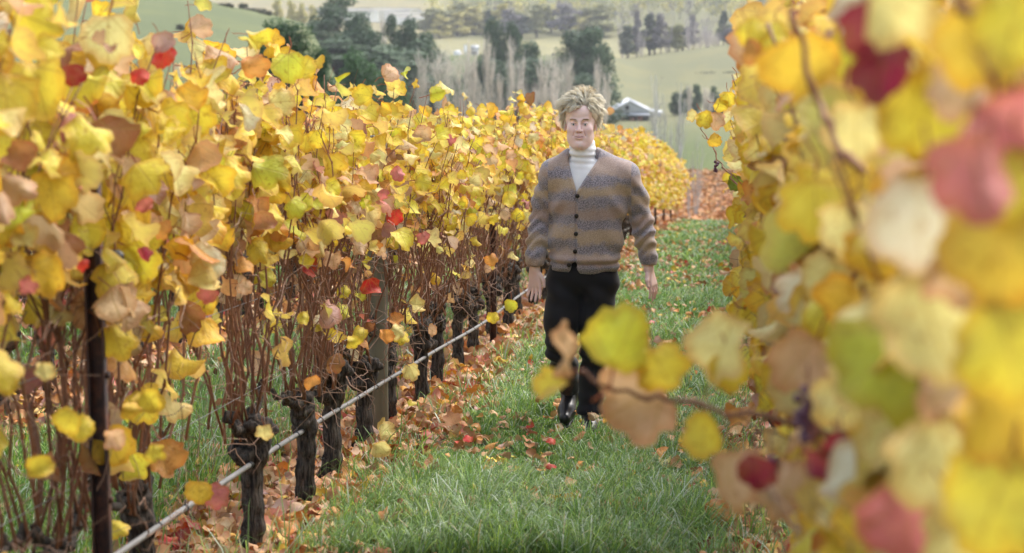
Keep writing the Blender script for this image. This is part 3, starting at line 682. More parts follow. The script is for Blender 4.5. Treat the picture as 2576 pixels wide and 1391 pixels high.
# ------------------------------------------------------------------ posts, wires, drip hoses
def steel_post(x, y, h, lab, clip=False):
    root = empty('steel_post', (x, y, gz(x, y))); tag(root, lab, 'vineyard post', 'steel trellis posts')
    G = Geo(); G.box((-.024, -.003, -.3), (.024, .003, h)); G.box((-.024, -.03, -.3), (-.019, -.003, h)); G.box((.019, -.03, -.3), (.024, -.003, h)); obj('channel', G.mesh('channel', M_steel, False), root)
    for z in (.65, 1.0, 1.3, h - .05):
        G = Geo(); G.box((.024, -.02, z - .008), (.034, -.008, z + .008)); obj('wire_hook', G.mesh('wire_hook', M_steel, False), root)
    if clip:
        for sx in (-.075, .06):
            G = Geo(); a = np.arange(9) / 8 * 6.283
            G.tube([(sx - .018, -.035, 1.33), (sx - .01, -.04, 1.33), (sx + .02, -.04, 1.33), (sx + .028, -.035, 1.33)], [.012, .02, .02, .012], 8); obj('wire_strainer', G.mesh('wire_strainer', M_clip), root)
post_names = ['rusty steel post wrapped with two black strainers, nearest in the left row', None, 'dark steel post in the left row just beside the walking man', 'dark steel post in the left row behind the walking man']
k = 0
for y in np.arange(6.32, 60, 5.1):
    if abs(y - 11.42) < .3:
        G = Geo(); G.tube([(0, 0, -.3), (.004, 0, .5), (.012, 0, 1.2), (.016, .0, 1.62)], [.056, .054, .052, .051], 14, None, True, .05)
        root = empty('wooden_post', (XL - .015, 11.62, gz(XL, 11.62))); tag(root, 'round weathered grey timber post standing in the left row', 'vineyard post'); obj('post_shaft', G.mesh('post_shaft', M_timber), root)
        for z in (.65, 1.0, 1.3):
            G = Geo(); G.tube([(.05, -.03, z), (.062, -.02, z + .01), (.05, 0, z)], [.002, .002, .002], 4); obj('staple', G.mesh('staple', M_wire), root)
    else: steel_post(XL + (.17 if k == 0 else .06), float(y) - (.45 if k == 0 else 0), 1.64, post_names[k] if k < 4 and post_names[k] else 'dark steel post in the left row, %s past the walking man' % ORD[k - 2], k == 0)
    k += 1
k = 0
for y in np.arange(4.9, 60, 5.1):
    steel_post(XR + .02, float(y), 1.7, 'steel post hidden in the right row, %s from its front end' % ORD[k]); k += 1
def row_curve(x, y0, y1, h, step, sag=0., wob=0.):
    Y = np.arange(y0, y1, step); return np.stack([x + wob * np.sin(Y * 1.3), Y, height(np.full_like(Y, x), Y) + h + sag * np.sin(Y * .62 + 1)], 1)
names = {.65: 'lowest', 1.0: 'second lowest', 1.3: 'third', 1.6: 'topmost'}
for X, rn in ((XL, 'left'), (XR, 'right'), (-4.15, 'second left')):
    for h in (.65, 1.0, 1.3, 1.6):
        if X == -4.15 and h > 1: continue
        V, T = tube(row_curve(X + .035, 3 if X == XL else (2 if X == XR else 8), 61, h, .5), .0016, 4)
        tag(obj('trellis_wire', mesh('trellis_wire', V, T, M_wire)), '%s trellis wire strung through the %s vine row' % (names[h], rn), 'wire', 'trellis wires')
for X, rn, y0, hh in ((XL + .055, 'grey drip hose sagging along the foot of the left row', 5., .315), (-4.08, 'grey drip hose of the second row seen between the left trunks', 9., .42), (XR - .06, 'grey drip hose under the right vine row', 3., .3)):
    P = row_curve(X, y0, 60, hh, .25, .018, .008)
    if X == XL + .055: P[:, 2] += np.interp(P[:, 1], [5.5, 7, 12.5, 19, 60], [.10, .085, -.02, -.06, -.06]); P = P - (0, y0, 0); base = Vector((0, y0, 0))
    root = empty('drip_hose', base); tag(root, rn, 'hose', 'drip hoses')
    V, T = tube(P, .0105 if X > -3 else .012, 8); obj('tube', mesh('tube', V, T, M_hose), root)
    if X > -3:
        G = Geo(); G.tube([(0, -.006, 0), (0, .006, 0)], [.0135, .0135], 8); G.tube([(0, 0, .0), (0, .002, .03)], [.003, .002], 4); cm = G.mesh('clip', M_clip)
        for y in np.arange(y0 + .4, 24, .47):
            yy = y + rng.uniform(-.08, .08) - y0; j = yy / .25; obj('clip', cm, root, loc=[float(np.interp(j, np.arange(len(P)), P[:, a])) for a in range(3)])

# ------------------------------------------------------------------ leaf litter, fallen leaves, grass
def litter(name, X, y0, y1, wl, wr, n, smin, smax, lib):
    Y = y0 * (y1 / y0)**(rng.random(n)**1.0); dx = rng.normal(0, 1, n); x = X + np.where(dx < 0, dx * wl, dx * wr) + .07 * snoise(np.stack([0 * Y, Y, 0 * Y], 1), 2.2, 1)
    z = height(x, Y) + rng.uniform(.005, .05, n)
    tip = np.stack([rng.normal(0, 1, n), rng.normal(0, 1, n), rng.normal(0, .35, n)], 1); nrm = np.stack([rng.normal(0, .45, n), rng.normal(0, .45, n), rng.choice([1, 1, -1], n)], 1)
    V, T, A = join_leaves(np.stack([x, Y, z], 1), frames(tip, nrm), rng.uniform(smin, smax, n) * (1 + Y / 45), colours(n, W_LIT) * (.88, .74, .68), lib)
    tag(obj(name, mesh(name, V, T, M_litter, A)), kind='stuff')
litter('leaf_litter', XL, 6.2, 60, .30, .27, 11500, .045, .085, LEAF_DRY + LEAF[:5])
litter('leaf_litter', XR, 5., 60, .27, .30, 7000, .045, .085, LEAF_DRY + LEAF[:5])
litter('leaf_litter', -4.15, 9., 50, .32, .32, 3800, .06, .10, LEAF_LO)
litter('leaf_litter', -6.35, 14., 50, .35, .35, 1800, .07, .11, LEAF_LO)
n = 1700; Y = 9 * (50 / 9)**rng.random(n); X = rng.uniform(-1.5, 0, n); z = height(X, Y) + rng.uniform(.03, .11, n)
V, T, A = join_leaves(np.stack([X, Y, z], 1), frames(rng.normal(0, 1, (n, 3)) * (1, 1, .5), rng.normal(0, .5, (n, 3)) + (0, 0, 1)), rng.uniform(.03, .07, n), colours(n, W_LIT), LEAF_LO)
tag(obj('leaf_litter', mesh('leaf_litter', V, T, M_litter, A)), kind='stuff')

fl = [('orange', 'orange'), ('tan', 'pale tan'), ('brown', 'brown curled'), ('yellow', 'yellow'), ('red', 'dark red'), ('gold', 'golden')]
spots = [(955, 1130, 'pale', 60), (1245, 1155, 'orange', 40), (1100, 1215, 'brown', 50), (1440, 1140, 'brown', 45), (1535, 1145, 'red', 30), (1600, 1150, 'red', 34), (1370, 1215, 'red', 36), (1685, 1205, 'tan', 38), (1565, 1262, 'gold', 44), (1590, 1250, 'yellow', 40), (1535, 1262, 'pale', 36), (1170, 1335, 'tan', 58), (1000, 1330, 'tan', 60),
         (1500, 1315, 'tan', 44), (1540, 1350, 'brown', 66), (1640, 1305, 'pale', 50), (1780, 1345, 'orange', 70), (1810, 1290, 'tan', 50), (1240, 1340, 'brown', 40), (1090, 1330, 'gold', 40), (1760, 815, 'orange', 50), (1740, 860, 'yellow', 40), (1725, 690, 'orange', 20), (1650, 760, 'orange', 20), (1500, 1085, 'tan', 30), (1150, 1130, 'tan', 40), (900, 1290, 'red', 44), (1290, 1370, 'orange', 50), (1420, 1010, 'orange', 26)]
def ground_hit(px, py):
    a, b = 4., 60.
    for _ in range(40):
        m = (a + b) / 2; p = at(px, py, m)
        if p.z < gz(p.x, p.y): b = m
        else: a = m
    return p, m
WH = {'brown': 'brown curled', 'tan': 'pale tan', 'red': 'dark red', 'pale': 'pale yellow', 'gold': 'golden'}
def fallen(p, c, size):
    o = obj('fallen_leaf', FM[rng.integers(len(FM))]); o.location = p; o.rotation_euler = (rng.uniform(-.9, .9), rng.uniform(-.9, .9), rng.uniform(0, 6.28)); o.scale = (size,) * 3
    col_ = np.array(PAL[c]) * rng.uniform(.7, 1.0); o.color = (*col_, 1)
    sz = 'small' if size < .068 else ('large' if size > .085 else 'medium-sized'); si = 'beside the left vine litter' if p[0] < -1.15 else ('in the middle of the path' if p[0] < -.5 else 'toward the right row')
    dp = 'in the nearest grass' if p[1] < 10.6 else ('just before the walking man' if p[1] < 12.2 else ('just behind the walking man' if p[1] < 16 else ('halfway along the path' if p[1] < 23 else 'far along the path')))
    tag(o, '%s %s fallen leaf %s, %s' % (sz, WH.get(c, c), si, dp), 'leaf', 'vine leaves fallen on the grass path')
for px, py, c_, wpx in spots:
    p, d = ground_hit(px, py + 8); fallen(p + Vector((0, 0, .09)), c_, min(.12, wpx * d / FPX))
for k in range(150):
    y = 9.0 * (34 / 9.2)**rng.random(); x = rng.uniform(-1.45, -.1)
    if abs(x + .85) < .25 and 11.6 < y < 13: continue
    fallen(Vector((x, y, gz(x, y) + rng.uniform(.06, .11))), rng.choice(['orange', 'tan', 'brown', 'yellow', 'red', 'gold', 'pale'], p=[.24, .26, .2, .1, .07, .08, .05]), rng.uniform(.055, .095))

def grass(name, n, y0, y1, xlo, xhi, hmin, hmax, wk, power=1.0):
    Y = (y0**(1 - power) + rng.random(n) * (y1**(1 - power) - y0**(1 - power)))**(1 / (1 - power)) if power != 1 else y0 * (y1 / y0)**rng.random(n)
    X = rng.uniform(xlo, xhi, n)
    tf = rng.random(n) < .55; cs = .075 + .0015 * Y; ix = np.round(X / cs); iy = np.round(Y / .085); jx = np.sin(ix * 12.9 + iy * 78.2) * 43.7; jy = np.sin(ix * 39.3 + iy * 11.1) * 43.7
    X = np.where(tf, (ix + .9 * (jx - np.floor(jx))) * cs + rng.normal(0, .013, n), X); Y = np.where(tf, (iy + .9 * (jy - np.floor(jy))) * .085 + rng.normal(0, .013, n), Y)
    # keep only what lies in the picture's field and away from the littered strips
    px = CX + FPX * ((X * HY - Y * HX) / (X * HX + Y * HY)); dist = np.min([np.abs(X - r + .10 * snoise(np.stack([X * 0, Y, Y * 0], 1), 1.9, 2)) for r in ROWS], 0)
    keep = (px > -120) & (px < 2700) & (rng.random(n) < .10 + .9 * sstep(dist, .25, .52))
    X, Y = X[keep], Y[keep]; n = len(X); P3 = np.stack([X, Y, 0 * X], 1); Z = height(X, Y)
    lf = snoise(P3, 3.2, 1) + .5 * snoise(P3, 9, 3)
    h = rng.uniform(hmin, hmax, n) * (1 + .5 * np.clip(lf, -1.2, 1.6)) * np.where(tf[keep], 1.25, .85) * np.interp(Y, [8, 11, 13], [1.5, 1.15, .95]) * np.where((np.abs(X + .84) < .36) & (np.abs(Y - 12.1) < .62), .22, 1.); cl = np.floor(P3[:, :2] * 9); th = rng.uniform(0, 6.28, n)
    ca = snoise(np.stack([cl[:, 0], cl[:, 1], 0 * X], 1), 2.1, 2) * 3; th = np.where(rng.random(n) < .6, ca + rng.normal(0, .6, n), th)
    ben = rng.uniform(.15, 1.15, n) * h; d = np.stack([np.cos(th), np.sin(th), 0 * th], 1); wd = np.maximum(.0024, wk * Y)[:, None] * rng.uniform(.7, 1.3, (n, 1)); sd_ = np.stack([-np.sin(th + rng.normal(0, .8, n)), np.cos(th), 0 * th], 1) * wd
    B = np.stack([X, Y, Z - .01], 1); up = np.zeros((n, 3)); up[:, 2] = 1
    m1 = B + up * (h * .55)[:, None] + d * (ben * .22)[:, None]; m2 = B + up * (h * .9)[:, None] + d * (ben * .62)[:, None]; tp = B + up * (h * (1.02 - .25 * ben / h))[:, None] + d * ben[:, None]
    V = np.stack([B - sd_, B + sd_, m1 - sd_ * .9, m1 + sd_ * .9, m2 - sd_ * .55, m2 + sd_ * .55, tp], 1).reshape(-1, 3)
    T = (np.array([(0, 1, 2), (1, 3, 2), (2, 3, 4), (3, 5, 4), (4, 5, 6)])[None] + (np.arange(n) * 7)[:, None, None]).reshape(-1, 3)
    c0 = np.array((.12, .27, .03)); c1 = np.array((.19, .29, .11)); c2 = np.array((.32, .46, .07)); c3 = np.array((.42, .36, .18))
    m = np.clip(.38 + .5 * snoise(P3, 1.3, 2) + rng.normal(0, .3, n), 0, 1)[:, None]; cc_ = c0 * (1 - m) + c1 * m
    q = (rng.random(n) < .25)[:, None]; cc_ = np.where(q, c2, cc_); q = (rng.random(n) < .05)[:, None]; cc_ = np.where(q, c3, cc_)
    q = (rng.random(n) < .10)[:, None]; cc_ = np.where(q, np.array((.52, .6, .46)), cc_)
    cc_ = cc_ * rng.uniform(.75, 1.25, (n, 1))
    tag(obj(name, mesh(name, V, T, M_grass, {'tint': ('FLOAT_COLOR', np.repeat(cc_, 7, 0))})), kind='stuff')
grass('grass', 170000, 8.2, 22, -1.85, .5, .045, .115, .00022, 1.6)
grass('grass', 90000, 20, 66, -2.0, .5, .04, .10, .0003, 1.0)
grass('grass', 90000, 6.3, 40, -8.4, -1.6, .07, .17, .0003, 1.5)
# longer tufts in the middle of the path
# ------------------------------------------------------------------ the person
MX, MY = -.845, 12.2
mroot_loc = Vector((MX, MY, gz(MX, MY)))
s = Nodes('skin'); c = s.attr('tint'); n = s.noise(40, 3, .6, s.obj()); s.base(s.mix(s.math('MULTIPLY', n, .3), c, s.mix(1., c, (.86, .7, .68), 'MULTIPLY')), .5, .35)
s.b.inputs['Subsurface Weight'].default_value = .12; s.b.inputs['Subsurface Radius'].default_value = (.01, .004, .002); M_skin = s.m
hc = np.array([-.045, .0, 1.72])
S = SDF((-.17, -.16, 1.42), (.09, .17, 1.88), .0022)
S.ell(hc + (0, .015, .01), (.086, .108, .108), .01)
S.ell(hc + (0, -.033, -.085), (.073, .073, .078), .03)          # jaw and cheeks
for sx in (-1, 1):
    S.ell(hc + (sx * .040, -.066, -.046), (.031, .030, .027), .025)
    S.cap(hc + (sx * .054, .0, -.095), hc + (sx * .022, -.058, -.136), .018, .018, .03)
S.ell(hc + (0, -.083, -.132), (.025, .023, .019), .025)         # chin
S.ell(hc + (0, -.068, .038), (.062, .035, .042), .03)           # forehead
for sx in (-1, 1):
    S.cap(hc + (sx * .012, -.098, .005), hc + (sx * .044, -.088, .010), .0075, .006, .014)
    S.ell(hc + (sx * .032, -.112, -.015), (.018, .010, .010), .010, True)
    S.ell(hc + (sx * .033, -.0865, -.016), (.0150, .0135, .0125), .004)      # lids
    S.cap(hc + (sx * .033 - .0100, -.0990, -.0190), hc + (sx * .033 + .0100, -.0990, -.0185), .0047, .0047, .001, True)
    S.cap(hc + (sx * .022, -.103, -.033), hc + (sx * .042, -.097, -.034), .002, .002, .006, True)
S.cap(hc + (0, -.100, -.004), hc + (0, -.120, -.044), .0070, .0105, .012); S.ell(hc + (0, -.121, -.049), (.0135, .0125, .0110), .006)
for sx in (-1, 1):
    S.ell(hc + (sx * .0145, -.108, -.0525), (.0085, .0105, .0085), .005); S.ell(hc + (sx * .0070, -.121, -.0600), (.0038, .004, .0028), .003, True)
    S.cap(hc + (sx * .0225, -.104, -.053), hc + (sx * .034, -.094, -.083), .0022, .0022, .006, True)
    S.cap(hc + (0, -.1075, -.0790), hc + (sx * .025, -.0985, -.0815), .0055, .0028, .006)
    S.cap(hc + (0, -.1065, -.0925), hc + (sx * .020, -.0985, -.0885), .0065, .0032, .006)
    S.cap(hc + (0, -.1155, -.0878), hc + (sx * .030, -.0995, -.0800), .0022, .0018, .003, True)
    S.ell(hc + (sx * .089, .012, -.030), (.0105, .019, .032), .006); S.ell(hc + (sx * .098, .004, -.026), (.006, .010, .018), .004, True)
    S.ell(hc + (sx * .089, .004, -.056), (.007, .009, .010), .005)
S.ell(hc + (0, -.102, -.106), (.016, .006, .005), .010, True)
S.cap((-.038, .03, 1.62), (-.03, .03, 1.44), .055, .06, .03)
HV, HQ = S.surface(); HV = smooth_verts(HV, HQ, 1, .5)
S = SDF((-.5, -.45, .55), (.55, .38, 1.56), .0042)
S.cap((-.034, .03, 1.53), (-.03, .03, 1.44), .057, .06, .03)
S.ell((.0, .02, 1.3), (.17, .09, .2), .03); S.ell((-.02, .02, .95), (.14, .09, .2), .03)
S.cap((-.16, .02, 1.40), (.17, .02, 1.39), .04, .04, .03)
armL = [(-.19, .02, 1.39, .036), (-.272, .052, 1.15, .034), (-.295, -.05, .945, .030), (-.297, -.055, .90, .0285)]
armR = [(.20, .02, 1.385, .036), (.302, .078, 1.14, .034), (.338, .04, .945, .030), (.345, .035, .90, .0285)]
S.chain(armL); S.chain(armR)
def hand(w0, d, side, spread):
    """w0 wrist, d unit direction of the hand, side direction across the knuckles (towards the thumb), spread"""
    w0 = np.array(w0, float); d = np.array(d, float); d /= np.linalg.norm(d); a = np.array(side, float); a -= (a @ d) * d; a /= np.linalg.norm(a); n = np.cross(d, a)
    for off in (.029, .0095, -.0105, -.029): S.cap(w0 + a * off * .45, w0 + d * .088 + a * off, .0185, .0125, .012)
    for k, (off, L, sp) in enumerate(((.029, .078, .14), (.0095, .090, .03), (-.0105, .084, -.06), (-.029, .066, -.18))):
        b = w0 + d * (.088 - abs(off) * .25) + a * off; q = d + a * sp * spread; q /= np.linalg.norm(q)
        m = b + q * L * .48 + n * .004; q2 = q * .9 + n * .42; q2 /= np.linalg.norm(q2); e = m + q2 * L * .52
        S.chain([(*b, .0105), (*m, .0092), (*e, .0070)], .003)
    b = w0 + d * .025 + a * .030; m = b + (d * .75 + a * .55) * .042; e = m + (d * .95 + a * .12) * .036
    S.chain([(*b, .0135), (*m, .0115), (*e, .0085)], .006)
hand((-.297, -.055, .895), (.02, -.10, -1), (1, -.35, 0), 1.)
hand((.345, .035, .895), (.30, -.10, -1), (-.5, -1, 0), 1.2)
V, Q = S.surface(); V = smooth_verts(V, Q, 1, .5); Q = np.vstack([Q, HQ + len(V)]); V = np.vstack([V, HV])
base_c = np.tile((.86, .66, .61), (len(V), 1)); L = V - hc
def dab(cx, cz, rx, rz, c_, a=1., y=-.05):
    global base_c
    k = np.exp(-(((L[:, 0] - cx) / rx)**2 + ((L[:, 2] - cz) / rz)**2)**1.5) * (L[:, 1] < y) * a; base_c = base_c * (1 - k[:, None]) + np.array(c_) * k[:, None]
HEADY = -.05
dab(-.045, -.050, .026, .020, (.84, .54, .50), .5); dab(.045, -.050, .026, .020, (.84, .54, .50), .5); dab(0, -.052, .017, .014, (.82, .53, .48), .5)
dab(0, -.085, .028, .0105, (.74, .42, .42), .7); dab(0, -.0872, .013, .0022, (.18, .06, .06), .9); dab(-.018, -.0850, .010, .0022, (.22, .08, .08), .85); dab(.018, -.0850, .010, .0022, (.22, .08, .08), .85)  # lip tone, plus the shade of the mouth line painted in
for sx in (-1, 1):
    dab(sx * .033, -.0155, .020, .012, (.76, .52, .48), .4); dab(sx * .033, -.0150, .0165, .0022, (.12, .07, .06), .9); dab(sx * .033, -.0222, .0145, .0016, (.45, .24, .22), .6)
    dab(sx * .0075, -.0600, .0042, .0026, (.20, .07, .06), .9); dab(sx * .029, -.070, .005, .016, (.70, .42, .38), .5)  # shade in nostrils and folds beside the nose, painted into the skin
red = np.clip((.93 - V[:, 2]) * 6, 0, 1)[:, None] * .35; base_c = base_c * (1 - red) + np.array((.76, .48, .45)) * red
person = obj('person', mesh('person', V, Q, M_skin, {'tint': ('FLOAT_COLOR', base_c)}))
person.location = mroot_loc; person.scale = (.965, 1, 1)
tag(person, 'blond man in marled cardigan, white turtleneck and black trousers walking up the path', 'person')
def child(name, V, Q, mat, attrs=None, parent=None): return obj(name, mesh(name, V, Q, mat, attrs), parent or person)

# eyes and brows
s = Nodes('eyeball'); s.base(s.attr('tint'), .12, .6); M_eye = s.m
a = np.arange(16) / 16 * 6.283; rows_ = [0, .12, .22, .30, .42, .47, .52, .8, 1.1, 1.5, 2.0]
EV, EC = [(0, -.0118, 0)], [(.01, .01, .012)]
for q in rows_[1:]:
    for t in a:
        EV.append((.0118 * math.sin(q) * math.cos(t), -.0118 * math.cos(q), .0118 * math.sin(q) * math.sin(t))); EC.append((.012, .012, .014) if q < .25 else ((.12, .17, .20) if q < .5 else (.85, .83, .82)))
ET = [(0, 1 + (k + 1) % 16, 1 + k) for k in range(16)]
for r_ in range(len(rows_) - 2):
    for k in range(16):
        p, q = 1 + r_ * 16, 1 + (r_ + 1) * 16; k2 = (k + 1) % 16; ET += [(p + k, p + k2, q + k2), (p + k, q + k2, q + k)]
em = mesh('eye', EV, ET, M_eye, {'tint': ('FLOAT_COLOR', np.array(EC))})
s = Nodes('brow_hair'); s.base((.36, .25, .15), .6, .2); M_brow = s.m
for sx in (-1, 1):
    o = obj('eye', em, person, loc=hc + (sx * .033, -.0862, -.0185)); o.rotation_euler = (R(9), 0, 0)
    G = Geo()
    for k in range(70):
        u = rng.random(); x = sx * (.014 + .034 * u); z = .0045 + .0055 * math.sin(u * 2.6) + rng.normal(0, .0016); y = -.1085 + .016 * u**2
        d = np.array([sx * (.6 + u), .1, .8 - 1.3 * u]); d /= np.linalg.norm(d); p = hc + (x, y, z); G.tube([p, p + d * .004, p + d * .0075 + (0, .001, -.0008)], [.00055, .0005, .0002], 3, None, False)
    obj('eyebrow', G.mesh('eyebrow', M_brow), person)

# white turtleneck
s = Nodes('ribbed_knit'); o_ = s.obj(); wv = s.n('ShaderNodeTexWave'); wv.inputs['Scale'].default_value = 90; s.l(o_, wv.inputs[0]); s.base((.84, .85, .86), .85, .2).bump(wv.outputs[0], .25, .003); M_white = s.m
S = SDF((-.3, -.22, 1.1), (.3, .25, 1.68), .006)
S.ell((.0, .01, 1.3), (.19, .112, .2), .03); S.cap((-.10, .02, 1.44), (.11, .02, 1.43), .05, .05, .04)
S.cap((-.036, .026, 1.578), (-.03, .02, 1.44), .069, .078, .02)
S.cap((-.036, .02, 1.575), (-.034, .018, 1.545), .072, .076, .006)
S.fn((-.3, -.22, 1.53), (.3, .25, 1.68), lambda X, Y, Z: -( (Z - 1.597 + .22 * (-.02 - Y) ) ) + 0 * X, .006)
V, Q = S.surface(); V = smooth_verts(V, Q, 1); N = vnormals(V, Q)
V = V + N * (.0035 * np.sin(V[:, 2] * 190 + V[:, 0] * 9) * np.exp(-((V[:, 2] - 1.52) / .05)**2))[:, None]
child('turtleneck', V, Q, M_white)

# cardigan
s = Nodes('marled_wool'); o_ = s.obj(); sx = s.n('ShaderNodeSeparateXYZ'); s.l(o_, sx.inputs[0]); wob = s.noise(5.5, 4, .65, s.scale(o_, 1, 1, 1.6)); zz = s.math('ADD', sx.outputs[2], s.math('MULTIPLY', s.math('SUBTRACT', wob, .5), .16))
zz = s.math('ADD', zz, s.math('MULTIPLY', s.math('GREATER_THAN', sx.outputs[0], -.05), .028))
zz = s.math('ADD', zz, s.math('MULTIPLY', s.math('GREATER_THAN', s.math('ABSOLUTE', s.math('SUBTRACT', sx.outputs[0], .01)), .235), .055))
ph = s.math('MULTIPLY', zz, 2 * math.pi / .127); band = s.math('ADD', s.math('MULTIPLY', s.math('SINE', ph), .5), .5)
band2 = s.math('ADD', s.math('MULTIPLY', s.math('SINE', s.math('MULTIPLY', zz, 2 * math.pi / .29)), .5), .5)
fine = s.noise(230, 2, .7, s.scale(o_, 1, 1, 1.2)); sp = s.noise(420, 1, .5, s.scale(o_, 1, 1, .8))
dark = s.mix(s.step(fine, .44, .56), (.12, .11, .135), (.42, .38, .41)); light = s.mix(s.step(fine, .4, .6), (.36, .27, .18), (.54, .41, .28)); rose = s.mix(s.step(fine, .4, .6), (.33, .24, .21), (.48, .37, .32))
lt = s.mix(band2, light, rose); f = s.step(s.math('ADD', band, s.math('MULTIPLY', s.math('SUBTRACT', fine, .5), .9)), .14, .88)
c = s.mix(f, lt, dark); s.base(c, .95, .1); s.b.inputs['Sheen Weight'].default_value = .35; s.b.inputs['Sheen Roughness'].default_value = .6; s.bump(s.math('ADD', fine, sp), .7, .004); M_wool = s.m
S = SDF((-.46, -.30, .84), (.52, .30, 1.6), .0055)
S.ell((.005, .01, 1.28), (.222, .135, .235), .03); S.ell((-.015, .005, 1.05), (.208, .132, .19), .05)
S.cap((-.185, .02, 1.418), (.20, .02, 1.41), .070, .072, .05); S.cap((-.19, .025, 1.430), (-.085, .03, 1.520), .062, .052, .04); S.cap((.20, .025, 1.422), (.025, .03, 1.520), .064, .052, .04)
S.ell((-.02, .0, .945), (.202, .132, .115), .03)
S.chain([(-.205, .02, 1.415, .068), (-.258, .05, 1.27, .058), (-.276, .055, 1.15, .055), (-.289, .0, 1.05, .051), (-.297, -.045, .965, .046), (-.298, -.052, .925, .043)], .04)
S.chain([(.222, .02, 1.408, .070), (.277, .06, 1.27, .059), (.303, .08, 1.15, .056), (.322, .06, 1.05, .052), (.340, .043, .965, .046), (.345, .036, .925, .043)], .04)
# sleeves end in an open cuff, the hem in an open band
S.fn((-.46, -.3, .84), (-.2, .3, .93), lambda X, Y, Z: Z - .922 + 0 * X + 0 * Y, .004); S.fn((.255, -.3, .84), (.52, .3, .93), lambda X, Y, Z: Z - .922 + 0 * X + 0 * Y, .004)
S.cap((-.297, -.05, .86), (-.297, -.05, .96), .031, .034, .004, True); S.cap((.345, .036, .86), (.342, .04, .96), .031, .034, .004, True)
def hem(X, Y, Z):
    front = np.where(X < -.063, .885 - .06 * (X + .30), .858 + .10 * np.maximum(X, -.05)); front = front + np.maximum(0, .040 - np.abs(X + .066)) * 2.3 * (Y < 0)
    return Z - np.where(Y < 0, front, .91)
S.fn((-.23, -.3, .84), (.245, .3, 1.0), hem, .004)
S.ell((-.02, .0, .90), (.178, .108, .07), .006, True)
def vneck(X, Y, Z):
    hw = np.clip((Z - 1.335) * .50, -.02, .085); return np.maximum(np.abs(X + .058 - .18 * (Z - 1.335)) - hw, Y - .0)
S.fn((-.25, -.3, 1.3), (.25, .02, 1.6), vneck, .006)
S.cap((-.034, .02, 1.40), (-.036, .03, 1.66), .074, .086, .006, True)
V, Q = S.surface(); V = smooth_verts(V, Q, 2); N = vnormals(V, Q)
x, y, z = V.T
arm = np.maximum(sstep(x, .22, .26), sstep(-x, .215, .25))
fold = arm * (.0075 * np.sin(z * 95 + 20 * y + 4 * np.sin(x * 30)) * np.exp(-((z - 1.09) / .10)**2) + .0045 * np.sin(z * 60 + 9 * x * 8) * np.exp(-((z - 1.3) / .12)**2))
body = 1 - arm
fold += body * (.0065 * np.sin(38 * (z - .9) + 26 * np.abs(x + .05) + 2.2 * np.sin(9 * x)) * sstep(-z, -1.3, -1.0) * sstep(np.abs(x), .05, .14) + .007 * np.exp(-((z - .965) / .018)**2) - .010 * np.exp(-((z - .938) / .012)**2))
fold += .004 * snoise(V, 14, 2) + body * .006 * np.sin(45 * (z + .9 * np.abs(x - .0)) + 1.) * np.exp(-((np.abs(x) - .17) / .05)**2) * np.exp(-((z - 1.25) / .15)**2)
plk = np.exp(-((x + .062 - .0 * z) / .0035)**2) * (y < 0) * (z < 1.34); fold -= .006 * plk
dv = (z - 1.335) * .50; rim_ = np.exp(-((np.abs(x + .058 - .18 * (z - 1.335)) - dv - .014) / .008)**2) * (y < 0) * (z > 1.33); fold += .003 * rim_
V = V + N * (1.2 * fold)[:, None]
child('cardigan', V, Q, M_wool); CV = V
s = Nodes('button_horn'); s.base((.015, .012, .012), .3, .5); M_button = s.m
G = Geo(); a_ = np.linspace(0, 1, 4); G.tube([(0, .004, 0), (0, 0, 0), (0, -.003, 0), (0, -.0035, 0)], [.0118, .0125, .0105, .004], 14); bm_ = G.mesh('button', M_button)
cg = bpy.data.objects['cardigan']
for bx, bz in ((-.052, 1.315), (-.057, 1.205), (-.059, 1.108), (-.063, 1.012), (-.098, .935)):
    m = (np.abs(CV[:, 0] - bx) < .012) & (np.abs(CV[:, 2] - bz) < .012); yb = CV[m, 1].min() if m.any() else -.13
    obj('button', bm_, cg, loc=(bx, float(yb) - .001, bz))

# trousers
s = Nodes('black_cloth'); n = s.noise(120, 2, .5, s.obj()); s.base((.009, .009, .012), .75, .25).bump(n, .2, .002); s.b.inputs['Sheen Weight'].default_value = .12; M_black = s.m
S = SDF((-.34, -.36, .1), (.3, .42, 1.0), .0065)
S.ell((-.03, .01, .87), (.196, .128, .13), .03); S.cap((-.09, .03, .80), (.05, .03, .80), .10, .10, .04)
S.chain([(-.125, .01, .82, .112), (-.14, -.06, .62, .098), (-.145, -.10, .46, .078), (-.135, .02, .34, .074), (-.115, .155, .22, .068)], .03)
S.chain([(.068, .0, .82, .108), (.055, -.04, .62, .094), (.045, -.06, .46, .077), (.035, -.075, .28, .073), (.025, -.09, .085, .077)], .03)
S.fn((-.34, -.36, .9), (.3, .42, 1.0), lambda X, Y, Z: 0 * (X + Y) + (.975 - Z), .01)
S.fn((-.1, -.36, .08), (.3, .0, .14), lambda X, Y, Z: Z - .105 + 0 * X + 0 * Y, .004)
V, Q = S.surface(); V = smooth_verts(V, Q, 2); N = vnormals(V, Q); x, y, z = V.T
fd = .008 * np.sin(z * 52 + 30 * x + 3 * np.sin(z * 13)) * np.exp(-((z - .42) / .13)**2) + .007 * np.sin(40 * (z + .8 * x) + 1) * np.exp(-((z - .78) / .08)**2) + .005 * np.sin(z * 75 + 12 * y) * np.exp(-((z - .16) / .08)**2) + .004 * snoise(V, 12, 1)
fd += .005 * np.exp(-((x - .045) / .006)**2) * (y < 0) * (z < .75)
V = V + N * fd[:, None]; child('trousers', V, Q, M_black)
s = Nodes('boot_leather'); n = s.noise(60, 2, .5, s.obj()); s.base((.018, .018, .022), .28, .6).bump(n, .15, .003); M_boot = s.m
